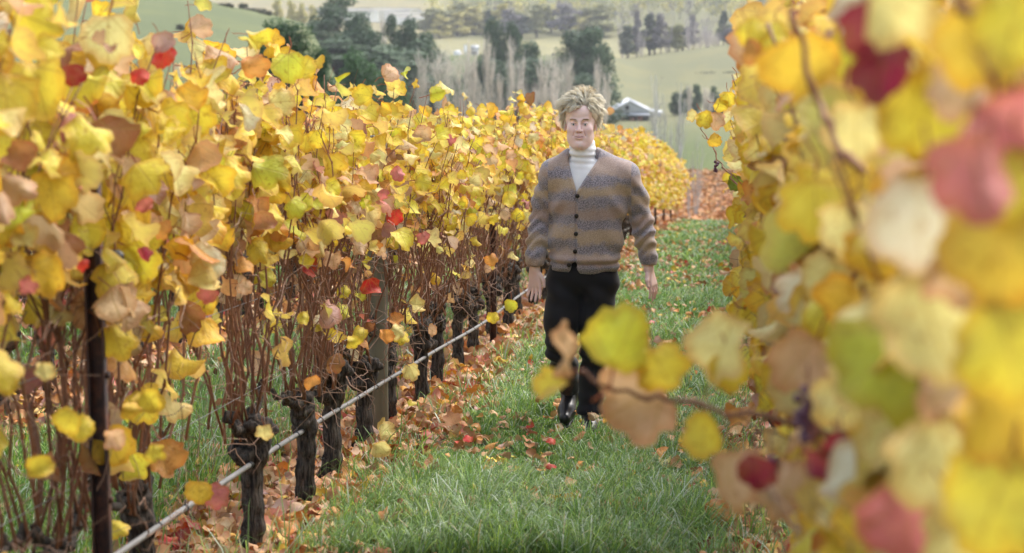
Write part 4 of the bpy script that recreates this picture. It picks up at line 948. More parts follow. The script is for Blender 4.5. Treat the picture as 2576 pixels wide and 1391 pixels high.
def boot(ank, toe, heel, nm):
    ank, toe, heel = map(np.array, (ank, toe, heel)); lo = np.minimum(np.minimum(ank, toe), heel) - .09; hi = np.maximum(np.maximum(ank, toe), heel) + .12
    S = SDF(lo, hi, .005); S.cap(ank + (0, 0, .08), ank, .048, .045, .02); ball = toe * .68 + heel * .32
    S.chain([(*heel, .040), (*ball, .047), (*toe, .034)], .03); S.cap(ank, heel, .046, .042, .03); S.cap(ank, ball, .043, .034, .03)
    V, Q = S.surface(); V = smooth_verts(V, Q, 1); b = child('boot', V, Q, M_boot)
    S = SDF(lo - (0, 0, .06), hi, .006); dn = (0, 0, -.036); S.chain([(*(heel + dn), .034), (*(ball + dn), .040), (*(toe + dn), .032)], .02)
    n_ = np.cross(toe - heel, (1, 0, 0)); n_ = n_ / np.linalg.norm(n_); n_ = n_ if n_[2] > 0 else -n_; p_ = heel + np.array(dn) * .9
    S.fn(lo - (0, 0, .06), hi, lambda X, Y, Z: -((X - p_[0]) * n_[0] + (Y - p_[1]) * n_[1] + (Z - p_[2]) * n_[2]), .004)
    V, Q = S.surface(); obj('sole', mesh('sole', V, Q, M_clip), b)
boot((-.115, .20, .17), (-.13, .03, .045), (-.112, .245, .125), 'rear')
boot((.025, -.075, .12), (.035, -.27, .05), (.025, -.055, .055), 'front')

# hair: a lumpy cap and many locks
s = Nodes('blond_hair'); t_ = s.attr('tint'); n = s.noise(160, 3, .6, s.scale(s.obj(), 1, 1, .35)); s.base(s.mix(s.math('MULTIPLY', s.step(n, .35, .65), .12), t_, s.mix(1., t_, (.8, .7, .55), 'MULTIPLY')), .45, .4); s.translucent(t_, .45); M_hair = s.m
S = SDF(hc - (.16, .16, .14), hc + (.16, .2, .2), .006)
S.ell(hc + (.003, .028, .030), (.102, .117, .102), .01); S.ell(hc + (0, .06, -.03), (.088, .075, .08), .03)
for k in range(34):
    u = rng.normal(0, 1, 3); u /= np.linalg.norm(u); u[2] = abs(u[2]) * 1.1; u[1] = u[1] if u[1] > -.55 else -.3
    S.ell(hc + (.003, .03, .03) + u * (.084, .094, .088), (rng.uniform(.018, .026),) * 3, .012)
def face_cut(X, Y, Z):
    return np.maximum(Y - hc[1] + .012, Z - (hc[2] + .062 - 6.5 * (X - hc[0] + .018)**2 * np.where(X > hc[0] - .018, 1.0, .9)))
S.fn(hc - (.16, .16, .14), hc + (.16, .0, .2), face_cut, .01)
V, Q = S.surface(); N = vnormals(V, Q); V = V + N * (.004 * snoise(V, 90, 1))[:, None]
hair = child('hair', V, Q, M_hair, {'tint': ('FLOAT_COLOR', np.tile((1., .93, .76), (len(V), 1)))})
G = Geo(); rs = np.random.default_rng(5)
guides = rs.normal(0, 1, (160, 3)); guides /= np.linalg.norm(guides, axis=1)[:, None]; gw = rs.normal(0, 1, (160, 3)); gph = rs.uniform(0, 6.28, 160)
cen = hc + (0, .022, .022)
for k in range(3600):
    u = rs.normal(0, 1, 3); u /= np.linalg.norm(u)
    if u[2] < -.45: u[2] *= -1
    if u[1] < -.30 and u[2] < .48: continue
    gi = int(np.argmax(guides @ u)); W = gw[gi]
    root_ = cen + u * (.092, .106, .092); front = u[1] < .15 and u[2] > .4
    sgn = math.tanh((root_[0] - hc[0] - .018) / .012); lift = rs.uniform(.0, .024) * (.4 + max(0, u[2]))
    L = rs.uniform(.05, .09) if front else rs.uniform(.03, .058)
    if front: tang = np.array([sgn * 1.0, -.75 if sgn < 0 else -.45, .05])
    else: tang = np.array([u[0] * .2 + sgn * .35, .25 * u[1], -.7 + .7 * u[2]])
    tang = tang + .5 * W + rs.normal(0, .08, 3)
    d = u * rs.uniform(.1, .75) + tang * .5; d /= np.linalg.norm(d); P = [root_]; wv_ = np.cross(d, W); wv_ /= np.linalg.norm(wv_) + 1e-6; amp = rs.uniform(.2, .55)
    for j in range(8):
        t = j / 8; d = d + tang * .13 + np.array([0, 0, -.13 if front else -.17]) * (1 + t) + wv_ * amp * math.sin(gph[gi] + j * 1.25); d /= np.linalg.norm(d); q = P[-1] + d * L / 8
        e = (q - cen) / (.098, .113, .106); le = np.linalg.norm(e); mn = 1.0 + (lift / .1) * math.sin(math.pi * min(1, .25 + t * .75)); mx = 1.6
        if le < mn: q = cen + e / le * mn * np.array((.098, .113, .106))
        if le > mx: q = cen + e / le * mx * np.array((.098, .113, .106))
        P.append(q)
    P = np.array(P); tipx = P[-1][0] - hc[0]
    if front and P[:, 2].min() < hc[2] + (.030 if tipx < -.012 else .055) and P[-1][1] < -.04 and abs(tipx) < .060: continue
    if P[-1][1] < -.07 and P[:, 2].min() < hc[2] + .02: continue
    r0 = rs.uniform(.0015, .0032); f_ = np.clip(.5 + .3 * W[0] + rs.normal(0, .25), 0, 1); cl = np.array((1., .97, .88)) * (1 - f_) + np.array((1., .93, .76)) * f_
    if gi % 11 == 0: cl = cl * (.85, .78, .66)
    G.tube(P, np.array([1, 1.2, 1.2, 1.15, 1.1, .95, .75, .5, .15]) * r0, 3, cl * rs.uniform(.85, 1.05), False)
obj('hair_locks', G.mesh('hair_locks', M_hair), hair)['kind'] = 'stuff'
# ------------------------------------------------------------------ trees and buildings of the valley
def foliage_cloud(rs, centers, radii, n, size, c0, c1, shell=.55, up=.25):
    centers = np.asarray(centers, float); radii = np.asarray(radii, float)
    wts = (radii[:, 0] * radii[:, 2]); k = rs.choice(len(centers), n, p=wts / wts.sum())
    u = rs.normal(0, 1, (n, 3)); u /= np.linalg.norm(u, axis=1)[:, None]; rad = (shell + (1 - shell) * rs.random(n)**.6) * rs.uniform(.8, 1.15, n)
    P = centers[k] + u * radii[k] * rad[:, None]
    nn = u + rs.normal(0, .55, (n, 3)); nn[:, 2] += up; nn /= np.linalg.norm(nn, axis=1)[:, None]
    a = np.cross(nn, rs.normal(0, 1, (n, 3))); a /= np.linalg.norm(a, axis=1)[:, None]; b = np.cross(nn, a)
    s1 = size * rs.uniform(.5, 1.5, n)[:, None]; s2 = size * rs.uniform(.35, 1.0, n)[:, None]
    V = np.stack([P - a * s1, P - b * s2 * .8, P + a * s1, P + b * s2 + nn * s2 * .4], 1).reshape(-1, 3)
    T = (np.array([(0, 1, 2), (0, 2, 3)])[None] + (np.arange(n) * 4)[:, None, None]).reshape(-1, 3)
    lob = rs.random(len(centers))[k]; m = np.clip(lob * .6 + rs.random(n) * .6 - .1, 0, 1)[:, None]
    c = np.array(c0) * (1 - m) + np.array(c1) * m
    return V, T, np.repeat(c * rs.uniform(.75, 1.25, (n, 1)), 4, 0)

def lobes(rs, n, w_, zlo, zhi, r0, r1, flat=.8, taper=.5):
    """uneven crown outline inside radius w_ between zlo and zhi"""
    C_, R_ = [], []
    for k in range(n):
        t = (k + .5) / n; z = zlo + (zhi - zlo) * t; ww = w_ * (1 - taper * t**1.6) * (.55 + .45 * math.sin(math.pi * min(1, t + .18)))
        a = rs.uniform(0, 6.28); q = rs.uniform(.2, 1) * ww; r = rs.uniform(r0, r1) * (1 - .3 * t)
        C_.append((math.cos(a) * q, math.sin(a) * q, z - r * .3)); R_.append((r, r, r * flat))
    return C_, R_

EXT = {}
def tree_meshes(seed, H, W, nl, nface, size, c0, c1, zlo=.25, kind='round', wood=(.16, .14, .12), taper=.5, r=(.18, .3)):
    rs = np.random.default_rng(seed); C_, R_ = lobes(rs, nl, W * .5 * .85, H * zlo, H * .93, W * r[0], W * r[1], .75, taper)
    G = Geo(); rt = H * .018 + .03; top = (rs.normal(0, H * .02), rs.normal(0, H * .02), H * .75)
    P = wander((0, 0, -.4), top, 7, H * .006, rs); G.tube(P, np.linspace(rt, rt * .3, 7), 6, wood, False)
    for c in C_:
        if c[2] < H * .2: continue
        j = min(5, max(1, int(6 * c[2] / H * .8))); G.tube(wander(P[j], c, 4, H * .008, rs), [rt * .4, rt * .3, rt * .2, rt * .08], 4, wood, False)
    V, T, c = foliage_cloud(rs, C_, R_, nface, size, c0, c1)
    EXT[seed] = (np.percentile(V[:, 0], 98) - np.percentile(V[:, 0], 2), np.percentile(V[:, 2], 99.7))
    return G.mesh('trunk', M_wood), mesh('crown', V, T, M_foliage, {'tint': ('FLOAT_COLOR', c)}, False), EXT[seed]

def poplar_mesh(seed, H, W, nb, wood=(.72, .64, .56), spread=1.0, fine=1.):
    """bare upright tree: a few stems fanning from the foot, thin steep branches"""
    rs = np.random.default_rng(seed); G = Geo(); B = Geo(); ns = 4 if spread >= 1.1 else 3
    for q in range(ns):
        a = q * 6.283 / ns + rs.uniform(-.5, .5); o_ = W * .5 * rs.uniform(.45, .95) * spread * (q > 0 or spread >= 1.1); Hq = H * (rs.uniform(.78, .96) if q else .97)
        P = wander((0, 0, -.4), (math.cos(a) * o_, math.sin(a) * o_, Hq), 9, H * .004, rs); P[:, :2] *= (np.linspace(0, 1, 9)**.7 / (np.linspace(0, 1, 9) + 1e-6))[:, None].clip(0, 1.6); P[0, :2] = 0
        G.tube(P, np.linspace(H * .009, H * .0015, 9), 5, wood, False)
        for k in range(nb // ns):
            t = rs.uniform(.06, .85); p0 = np.array([np.interp(t * 8, np.arange(9), P[:, c]) for c in range(3)]); a2 = rs.uniform(0, 6.28)
            L = H * rs.uniform(.12, .34) * (1 - .5 * t); w_ = W * .5 * rs.uniform(.2, 1.0) * (1 - .3 * t); q2 = p0 + (math.cos(a2) * w_, math.sin(a2) * w_, L); q1 = p0 + (math.cos(a2) * w_ * .6, math.sin(a2) * w_ * .6, L * .4)
            c_ = np.array(wood) * rs.uniform(.75, 1.25); r0 = H * .0031 * fine; B.tube(np.array([p0, q1, q2]), [r0, r0 * .7, r0 * .2], 3, c_, False)
            for j in range(2):
                u = rs.uniform(.3, .95); s0 = p0 + (q2 - p0) * u; e = s0 + np.array([rs.normal(0, .25), rs.normal(0, .25), rs.uniform(.7, 1.6)]) * H * .05; B.tube([s0, e], [r0 * .5, r0 * .12], 3, c_, False)
    return G.mesh('trunk', M_wood), B.mesh('crown', M_wood)

def plant_tree(name, tm, cm, loc, scale, label, group, cat='tree', rz=None, sx=None):
    e = empty(name, loc, rng.uniform(0, 6.28) if rz is None else rz); e.scale = (sx or scale, sx or scale, scale); tag(e, label, cat, group)
    obj('trunk', tm, e); obj('crown', cm, e); return e

def tree_by(px, py_top, d, H0, pair, name, label, group, cat='tree', wide=None, W0=None, sink=0.):
    if len(pair) > 2: W0, H0 = pair[2]
    v = world_uv(px, d); h = z_at(py_top, d) - v.z; sc = h / H0
    sx = (wide * d / FPX) / W0 if wide else sc
    v.z -= sink
    return plant_tree(name, pair[0], pair[1], v, sc, label, group, cat, sx=sx)

EUC = [tree_meshes(400 + k, 24, 14, 22, 5200, .42, (.04, .075, .035), (.12, .18, .09), .12, taper=.05, r=(.2, .32)) for k in range(4)]
BUSH = [tree_meshes(420 + k, 10, 9, 18, 4600, .22, (.035, .075, .03), (.10, .19, .07), .05) for k in range(2)]
DARK = tree_meshes(430, 8, 8, 34, 12000, .10, (.018, .05, .022), (.06, .14, .045), .05, r=(.12, .2))
POP = [poplar_mesh(440 + k, 20, 3.6, 130) for k in range(4)]
POPV = [poplar_mesh(450 + k, 20, 6.5, 190, spread=1.1) for k in range(2)]
SAP = [poplar_mesh(460 + k, 16, 2.6, 70, (.6, .56, .53), 1., .7) for k in range(2)]

tree_by(722, 52, 150, 8, DARK, 'evergreen_tree', 'dark green leafy evergreen rising just behind the left vine row', None, wide=250, W0=8)
tree_by(650, 92, 146, 8, DARK, 'evergreen_tree', 'small dark evergreen at the foot of the bare green hill', None, wide=110, W0=8)
tree_by(800, 120, 152, 8, DARK, 'evergreen_tree', 'low dark evergreen between the leafy evergreen and the pale green bush', None, wide=130, W0=8)
for px, py, d, wd, lab in ((893, 128, 235, 120, 'mid green bush with pointed top in front of the grey gum trees'), (960, 185, 240, 120, 'low mid green bush sloping down toward the poplars'), (1010, 208, 245, 90, 'lowest green bush beside the smallest bare poplar')):
    tree_by(px, py, d, 10, BUSH[int(px) % 2], 'green_bush', lab, 'green bushes between vineyard and gum trees', 'bush', wide=wd, W0=9)
for k, (px, py, d, wd, lab) in enumerate(((850, -14, 560, 110, 'tallest grey-green gum tree left of the lake'), (812, 50, 550, 60, 'gum tree tucked left below the tallest gum'), (888, 34, 540, 60, 'gum tree on the right shoulder of the tallest gum'), (930, 120, 530, 150, 'grey-green gum in front of the lake edge'), (996, 40, 555, 40, 'round-topped gum right of the thin leaning tree'),
        (1035, 46, 550, 40, 'peaked gum tree in front of the lake'), (1080, 84, 545, 45, 'low gum at the right end of the gum clump'), (1010, 130, 525, 150, 'broad dark gum below the peaked gum'), (1070, 165, 520, 110, 'dark gum behind the left bare poplars'), (1242, 48, 600, 32, 'round green gum behind the middle poplars'), (1298, 58, 600, 34, 'green gum right of the round gum behind the poplars'), (1330, 105, 590, 26, 'lower green gum stepping down right of its neighbours'),
        (1215, 150, 560, 60, 'dark gum half hidden by the middle poplars'), (1350, 150, 560, 90, 'dark gum low behind the right poplars'), (1445, 82, 590, 80, 'gum at the left of the big tree above the man'), (1480, 68, 585, 78, 'big dark green gum tree above the man'), (1496, 120, 575, 38, 'right shoulder gum beside the big dark tree'), (1470, 190, 560, 90, 'shaded gum low behind the man'), (1512, 200, 570, 2, 'small olive gum right of the big dark tree'), (1130, 190, 560, 130, 'dark gum low between the forked poplars'), (960, 82, 535, 80, 'mid height gum just below the lake'), (898, 78, 538, 90, 'gum at the foot of the tallest gum, lake side'), (1050, 104, 535, 80, 'gum below the peaked gum, poplar side'), (825, 100, 530, 110, 'leafy gum above the pointed green bush'), (1180, 205, 560, 110, 'shaded gum low among the thin poplars'), (1235, 150, 570, 50, 'narrow shaded gum under the round middle gum'), (1290, 210, 560, 150, 'wide low dark gum behind the middle poplars'), (1400, 220, 560, 130, 'low dark gum left of the man'))):
    tree_by(px, py, d, 24, EUC[k % 4], 'gum_tree', lab, 'gum trees in the valley', wide=(wd * 1.25 + 35) * (1.25 if py >= 100 and px < 1450 else 1.), W0=13)
tree_by(964, 16, 700, 20, POP[1], 'bare_tree', 'thin dark leaning tree standing against the lake', None, wide=36, W0=3.6)
pops = [(970, 216, 24, 0), (1004, 166, 30, 0), (1056, 115, 50, 0), (1112, 98, 66, 1), (1162, 92, 60, 1), (1191, 112, 34, 0), (1227, 72, 42, 0), (1255, 170, 34, 0), (1283, 80, 38, 0), (1314, 124, 34, 0), (1364, 128, 42, 0), (1402, 118, 52, 1), (1432, 124, 38, 0), (1388, 190, 34, 0), (1503, 130, 32, 0), (1522, 172, 32, 0), (1205, 190, 36, 0), (1345, 200, 30, 0)]
for k, (px, py, wd, forked) in enumerate(sorted(pops)):
    tree_by(px, py, 480 + (k % 3) * 8, 20, (POPV if forked else POP)[k % (2 if forked else 4)], 'bare_poplar', '%s bare poplar, %s in line from the green bushes to the big gum' % ('wide forked' if forked else 'upright', ORD[k]), 'bare poplars in a line', wide=wd * 1.15, W0=6.5 if forked else 3.6)
for k, (px, py, d, wd, lab) in enumerate(((1755, 335, 104, 34, 'pale bare sapling standing on the orange leaf-covered slope'), (1735, 395, 108, 20, 'thin bare sapling left of the pale sapling on the orange slope'), (1713, 200, 190, 46, 'tall slender bare tree between the shed and the dark grove'), (1669, 235, 190, 40, 'slender bare tree just right of the tin shed'), (1648, 180, 230, 60, 'faint tall bare tree rising over the tin shed'), (1690, 300, 180, 30, 'short bare sapling right of the tin shed'), (1605, 300, 200, 36, 'short bare sapling in front of the tin shed'))):
    tree_by(px, py, d, 16, SAP[k % 2], 'bare_sapling', lab, 'slender bare trees by the shed', wide=wd, W0=2.6)
for k, (px, py, wd, lab) in enumerate(((1700, 232, 30, 'dark little tree at the left end of the grove right of the shed'), (1722, 222, 36, 'dark tree second in the grove right of the shed'), (1750, 212, 34, 'dark tree in the middle of the grove right of the shed'), (1796, 218, 36, 'dark tree at the right end of the grove'), (1845, 245, 60, 'dark tree partly behind the right vine row'))):
    tree_by(px, py, 640, 24, EUC[(k + 1) % 4], 'grove_tree', lab, 'dark grove right of the shed', wide=wd, W0=13)
for k, (px, py) in enumerate(((1735, 205), (1772, 214), (1784, 220))): tree_by(px, py, 632, 20, POP[k], 'bare_tree', 'bare tree standing in the dark grove, %s from the shed' % ORD[k], 'bare trees of the dark grove', wide=26, W0=3.6)

# trees along the top of the right paddock and at the edge of the far forest
MID = [tree_meshes(470 + k, 18, 9, 14, 1500, .5, c0, c1, .2) for k, (c0, c1) in enumerate((((.07, .09, .06), (.15, .17, .11)), ((.16, .15, .15), (.28, .25, .25)), ((.40, .36, .12), (.62, .56, .2)), ((.2, .21, .09), (.36, .35, .15))))]  # the bright yellow pair has far sunlight put into its colour
PALE = poplar_mesh(480, 18, 8, 90, (.5, .44, .44), 1.2, 1.6)
kn = ['dark green', 'grey bare-looking', 'sunlit-tinted yellow-green', 'olive']
rs = np.random.default_rng(77); k = 0
cnt = {}
for px in np.arange(1562, 1880, 11.):
    p2 = px + rs.uniform(-5, 5); d = rs.uniform(1010, 1060); a = rs.random(); t = 1 if a < .35 else (0 if a < .7 else 3); pale = rs.random() < .35
    py = rs.uniform(25, 78); nm = 'pale-trunked bare' if pale else kn[t]; cnt[nm] = cnt.get(nm, 0) + 1
    tree_by(p2, py, d, 18, PALE if pale else MID[t], 'ridge_tree', '%s tree on the paddock ridge, %s of its sort from the shed side' % (nm, ORD[cnt[nm] - 1]), 'trees along the paddock ridge', wide=rs.uniform(24, 46), W0=8)
cnt = {}
for px in np.arange(1088, 1560, 16.):
    if rs.random() < .08: continue
    p2 = px + rs.uniform(-6, 6); d = rs.uniform(1370, 1440); t = rs.choice([0, 1, 2, 3], p=[.14, .16, .36, .34]); cnt[t] = cnt.get(t, 0) + 1
    if px < 1180: t = 2 if rs.random() < .6 else 3
    tree_by(p2, rs.uniform(8, 40), d, 18, MID[t], 'forest_edge_tree', '%s tree at the near forest edge, %s from the lake' % (kn[t], ORD[k]), 'trees at the edge of the far forest', wide=rs.uniform(44, 76), W0=9); k += 1
# the far forest: one mass
P_, R_, cA = [], [], []
rsf = np.random.default_rng(8); Vs, Ts, Cs = [], [], []; off = 0
for k in range(1500):
    d = 1420 * (3300 / 1420)**rsf.random(); px = rsf.uniform(330, 2300)
    if px < 1085 and d < 1830: continue
    if px > 1580 and d < 1500: d += 300
    v = world_uv(px, d); h = rsf.uniform(13, 24); wd = rsf.uniform(7, 13); nl = 5
    C_, RR = lobes(rsf, nl, wd * .5, h * .35, h, wd * .28, wd * .45, .7)
    kk = rsf.choice(4, p=[.08, .2, .42, .3]); c0, c1 = [((.07, .09, .06), (.15, .17, .11)), ((.2, .18, .17), (.34, .3, .28)), ((.44, .40, .12), (.72, .64, .24)), ((.2, .21, .09), (.4, .38, .17))][kk]  # bright yellow crowns: sun on the far wood is painted in
    V, T, c = foliage_cloud(rsf, C_, RR, 110, .95 * (d / 1800), c0, c1, .6); Vs.append(V + np.array(v)); Ts.append(T + off); Cs.append(c); off += len(V)
    G = Geo(); G.tube([(0, 0, -1), (0, 0, h * .8)], [.35, .15], 3, (.4, .37, .33), False); V = G.V[0] + np.array(v); Vs.append(V); Ts.append(G.T[0] + off); Cs.append(G.col[0]); off += len(V)
tag(obj('forest', mesh('forest', np.vstack(Vs), np.vstack(Ts), M_foliage, {'tint': ('FLOAT_COLOR', np.vstack(Cs))}, False)), kind='stuff')
for k, (px, py, d, wd) in enumerate(((762, 8, 1150, 40), (735, 2, 1150, 50), (700, -2, 1160, 50), (790, 14, 1120, 40))):
    tree_by(px, py, d, 18, MID[2], 'hillside_tree', 'yellow-green sunlit-tinted tree peeping over the bare hill, %s from the tallest gum' % ORD[[1, 2, 3, 0][k]], 'sunlit-tinted trees behind the bare hill', wide=wd, W0=9)  # their sunlit look comes from the bright leaf colour

# low scrub on the open hills
for k, (px, d, L, lab) in enumerate(((640, 440, 5.5, 'dark scrub patch high on the bare green hill'), (585, 400, 2.4, 'small dark scrub clump in the middle of the bare green hill'), (672, 410, 1.2, 'tiny dark shrub nearest the ridge end of the green hill'), (465, 300, 1.6, 'faint dark scrub low on the green hill'), (1826, 830, 9, 'dark scrub patch on the open paddock right of the shed'))):
    v = world_uv(px, d); rs = np.random.default_rng(500 + k); C_ = [(rs.uniform(-L, L), rs.uniform(-.6, .6), .25) for _ in range(8)]; V, T, c = foliage_cloud(rs, C_, [(L * .3, .7, .5)] * 8, 420, .22, (.05, .055, .04), (.12, .12, .08))
    o = obj('scrub', mesh('scrub', V, T, M_foliage, {'tint': ('FLOAT_COLOR', c)}, False), loc=v); tag(o, lab, 'scrub', 'scrub on the hills')

# tin shed
s = Nodes('tin_sheet'); n = s.noise(.6, 4, .6, s.obj()); s.base(s.mix(n, (.48, .49, .53), (.68, .69, .73)), .5, .4); M_tin = s.m
s = Nodes('tin_bright'); n = s.noise(.8, 3, .6, s.obj()); s.base(s.mix(n, (.38, .40, .44), (.60, .62, .66)), .45, .5); M_tin2 = s.m
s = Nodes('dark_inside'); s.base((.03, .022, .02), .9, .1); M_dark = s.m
s = Nodes('brick_red'); n = s.noise(1.2, 4, .7, s.obj()); s.base(s.mix(n, (.22, .10, .07), (.4, .22, .17)), .9, .1); M_red = s.m
v = world_uv(1588, 600); k = 600 / FPX      # metres per picture pixel there
shed = empty('farm_shed', v, -YAW * -1); shed.rotation_euler = (0, 0, YAW); tag(shed, 'weathered tin farm shed with gabled front on the green paddock', 'shed')
def shp(name, V, T, mat, parent=shed):
    G = Geo(); G.add(V, T); return obj(name, G.mesh(name, mat, False), parent)
W2, E1, AP = 47 * k, 26 * k, 51 * k                              # half width, eave height, apex height
GX_ = -5 * k
# gabled front wall above the verandah, side walls, back
V = [(-W2, 0, 1.9), (W2, 0, 1.9), (W2, 0, E1), (GX_, 0, AP), (-W2, 0, E1), (-W2, .18, 1.9), (W2, .18, 1.9), (W2, .18, E1), (GX_, .18, AP), (-W2, .18, E1)]
gw = shp('gable_wall', V, [(0, 1, 2), (0, 2, 3), (0, 3, 4), (5, 7, 6), (5, 8, 7), (5, 9, 8), (0, 5, 1), (1, 5, 6)], M_tin)
G = Geo(); G.box((-W2, .2, -.4), (-W2 + .12, 9, E1)); obj('side_wall', G.mesh('side_wall', M_tin, False), shed); G = Geo(); G.box((W2 - .12, .2, -.4), (W2, 9, E1)); obj('side_wall', G.mesh('side_wall', M_tin, False), shed)
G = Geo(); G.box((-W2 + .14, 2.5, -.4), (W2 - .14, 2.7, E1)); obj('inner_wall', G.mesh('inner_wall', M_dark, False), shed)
for nm, x0, x1, z0, z1 in (('roof_sheet', -W2 - .35, GX_, E1 - .12, AP + .08), ('roof_sheet', GX_, W2 + .35, AP + .08, E1 - .12)):
    G = Geo(); n_ = 14
    for j in range(n_):                                          # overlapping corrugated sheets
        y0 = -.35 + j * 9.6 / n_; y1 = y0 + 9.6 / n_ - .03; dz = .02 * (j % 2); V = [(x0, y0, z0 + dz), (x1, y0, z1 + dz), (x1, y1, z1 + dz), (x0, y1, z0 + dz)]; V = V + [(a, b, c - .05) for a, b, c in V]
        G.add(V, [(0, 1, 2, 3), (7, 6, 5, 4), (0, 4, 5, 1), (1, 5, 6, 2), (2, 6, 7, 3), (3, 7, 4, 0)])
    obj(nm, G.mesh(nm, M_tin2, False), shed)
G = Geo(); V = [(-W2 - .2, -1.5, 1.72), (W2 - .1, -1.5, 1.72), (W2 - .1, -.04, 2.25), (-W2 - .2, -.04, 2.25)]; V = V + [(a, b, c - .07) for a, b, c in V]; G.add(V, [(0, 1, 2, 3), (7, 6, 5, 4), (0, 4, 5, 1), (1, 5, 6, 2), (2, 6, 7, 3), (3, 7, 4, 0)]); obj('verandah_roof', G.mesh('verandah_roof', M_tin2, False), shed)
for j in range(7):
    x = -W2 + .1 + j * (2 * W2 - .4) / 6; G = Geo(); G.box((x - .07, -1.42, -.5), (x + .07, -1.28, 1.66)); obj('verandah_post', G.mesh('verandah_post', M_timber, False), shed)
for x0, x1, h in ((-W2 + .3, -W2 + 3.1, 1.1), (-.6, .9, .9), (1.4, 3.0, 1.3)):
    G = Geo(); G.box((x0, -1.0, -.4), (x1, .0, h)); obj('brick_base', G.mesh('brick_base', M_red, False), shed)
G = Geo(); a = np.arange(16) / 16 * 6.283; V = [(GX_ - 5 * k + .55 * math.cos(t), -.04, 3.6 + .55 * math.sin(t)) for t in a] + [(GX_ - 5 * k, -.06, 3.6)]; G.add(V, [(t, (t + 1) % 16, 16) for t in range(16)]); obj('round_vent', G.mesh('round_vent', M_dark, False), gw)
for sx_ in (-.28, .28): G = Geo(); G.box((GX_ - 5 * k + sx_ - .06, -.05, 2.35), (GX_ - 5 * k + sx_ + .06, -.01, 3.1)); obj('vent_leg', G.mesh('vent_leg', M_dark, False), gw)
G = Geo(); V = [(W2 + .1, -.2, 2.6), (W2 + 3.4, -.2, 2.25), (W2 + 3.4, 5, 2.4), (W2 + .1, 5, 2.8)]; V = V + [(a, b, c - .08) for a, b, c in V]; G.add(V, [(0, 1, 2, 3), (7, 6, 5, 4), (0, 4, 5, 1), (1, 5, 6, 2), (2, 6, 7, 3), (3, 7, 4, 0)]); lt = obj('lean_to_roof', G.mesh('lean_to_roof', M_tin2, False), shed)
G = Geo(); G.box((W2 + .12, 0, 1.0), (W2 + 2.9, .1, 2.2)); obj('lean_to_wall', G.mesh('lean_to_wall', M_tin2, False), shed)
for x in (W2 + .5, W2 + 1.9, W2 + 3.2): G = Geo(); G.box((x - .06, -.1, -.5), (x + .06, .02, 2.3)); obj('lean_to_post', G.mesh('lean_to_post', M_timber, False), shed)

# white things on the far green rise
s = Nodes('white_paint'); n = s.noise(2, 2, .5, s.obj()); s.base(s.mix(n, (.74, .73, .72), (.85, .85, .84)), .5, .4); M_wp = s.m
k = 905 / FPX; v = world_uv(1171, 905)
e = empty('silo', v); tag(e, 'slim white tower standing on the far green rise', 'tower'); G = Geo(); G.tube([(0, 0, -1), (0, 0, 24 * k)], [3.4 * k] * 2, 12); obj('barrel', G.mesh('barrel', M_wp), e); G = Geo(); G.tube([(0, 0, 24 * k), (0, 0, 25.5 * k), (0, 0, 26 * k)], [3.7 * k, 3.0 * k, .5 * k], 12); obj('cap', G.mesh('cap', M_tin2), e)
v = world_uv(1151, 905); e = empty('water_tank', v); tag(e, 'low domed white water tank left of the slim white tower', 'water tank'); G = Geo(); G.tube([(0, 0, -1), (0, 0, 7 * k)], [10 * k] * 2, 18); obj('tank_wall', G.mesh('tank_wall', M_wp), e)
G = Geo(); G.tube([(0, 0, 7.05 * k), (0, 0, 10 * k), (0, 0, 12 * k)], [9.6 * k, 7 * k, .8 * k], 18); obj('dome', G.mesh('dome', M_wp), e)
v = world_uv(1194, 910); e = empty('farmhouse', v, YAW); tag(e, 'small pale farm building right of the slim white tower', 'house'); G = Geo(); G.box((-9 * k, 0, -1), (9 * k, 5, 15 * k)); wl = obj('wall', G.mesh('wall', M_tin, False), e)
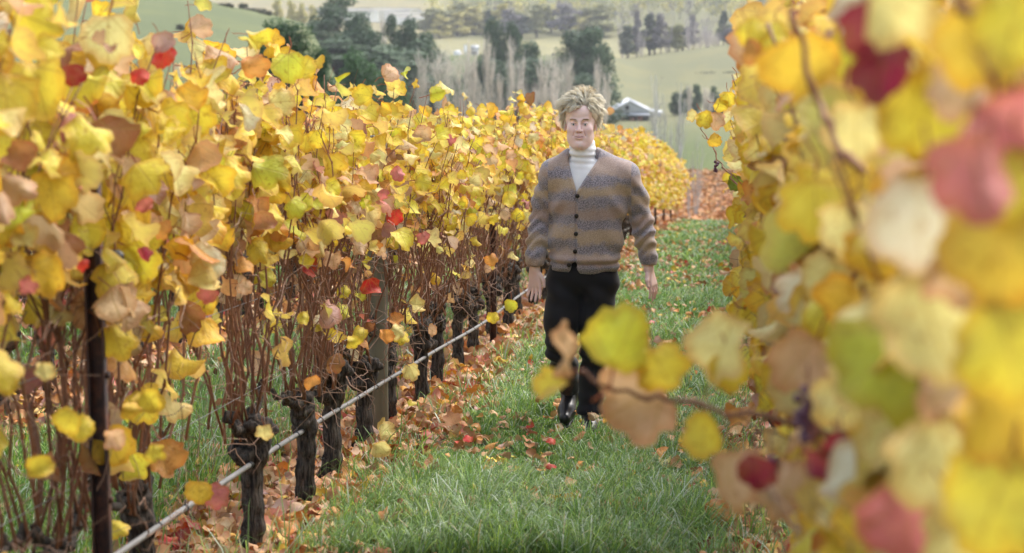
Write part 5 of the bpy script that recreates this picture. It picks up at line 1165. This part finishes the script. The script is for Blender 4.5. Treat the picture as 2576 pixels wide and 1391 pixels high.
G = Geo(); V = [(-10 * k, -.3, 15 * k), (10 * k, -.3, 15 * k), (10 * k, 2.5, 24 * k), (-10 * k, 2.5, 24 * k), (10 * k, 5.3, 15 * k), (-10 * k, 5.3, 15 * k)]; G.add(V, [(0, 1, 2), (0, 2, 3), (3, 2, 4), (3, 4, 5), (1, 4, 2), (0, 3, 5), (0, 5, 4), (0, 4, 1)]); obj('roof', G.mesh('roof', M_tin2, False), e)
for x in (-5 * k, 4 * k): G = Geo(); G.box((x - 1.6 * k, -.05, 4 * k), (x + 1.6 * k, -.01, 10 * k)); obj('window', G.mesh('window', M_dark, False), wl)
G = Geo(); G.box((-1.5 * k, -.05, -.5), (1.5 * k, -.01, 9 * k)); obj('door', G.mesh('door', M_dark, False), wl)
# fallen leaves and bare stubs on the orange slope
rs = np.random.default_rng(31); n = 15000; a_ = rs.uniform(1640, 1930, n); d_ = rs.uniform(98, 176, n); Vx = (a_ - CX) / FPX * d_; X = HX * d_ + HY * Vx; Y = HY * d_ - HX * Vx
P_ = np.stack([X, Y, height(X, Y) + rs.uniform(.02, .22, n)], 1); tp_ = rs.normal(0, 1, (n, 3)) * (1, 1, .5); nr_ = rs.normal(0, .5, (n, 3)) + (0, -.3, 1); RM = frames(tp_, nr_)
bl = snoise(P_, .12, 1)[:, None]; pal = np.array([(.62, .27, .09), (.36, .15, .07), (.55, .33, .14), (.22, .12, .08), (.7, .42, .2)])[rs.choice(5, n, p=[.34, .26, .18, .14, .08])] * (1 + .22 * bl)
V, T, A = join_leaves(P_, RM, rs.uniform(.12, .34, n), pal, LEAF_LO); tag(obj('leaf_litter', mesh('leaf_litter', V, T, M_litter, A)), kind='stuff')
# ------------------------------------------------------------------ air
hz = bpy.data.materials.new('air'); hz.use_nodes = True; t = hz.node_tree; t.nodes.remove(t.nodes['Principled BSDF']); pv = t.nodes.new('ShaderNodeVolumePrincipled')
pv.inputs['Color'].default_value = (.86, .89, .95, 1); pv.inputs['Density'].default_value = .00012; pv.inputs['Anisotropy'].default_value = .25; t.links.new(pv.outputs[0], t.nodes['Material Output'].inputs['Volume'])
G = Geo(); G.box((-5600, -2200, -140), (5600, 7200, 60)); o = obj('haze', G.mesh('haze', hz, False)); tag(o, kind='stuff')
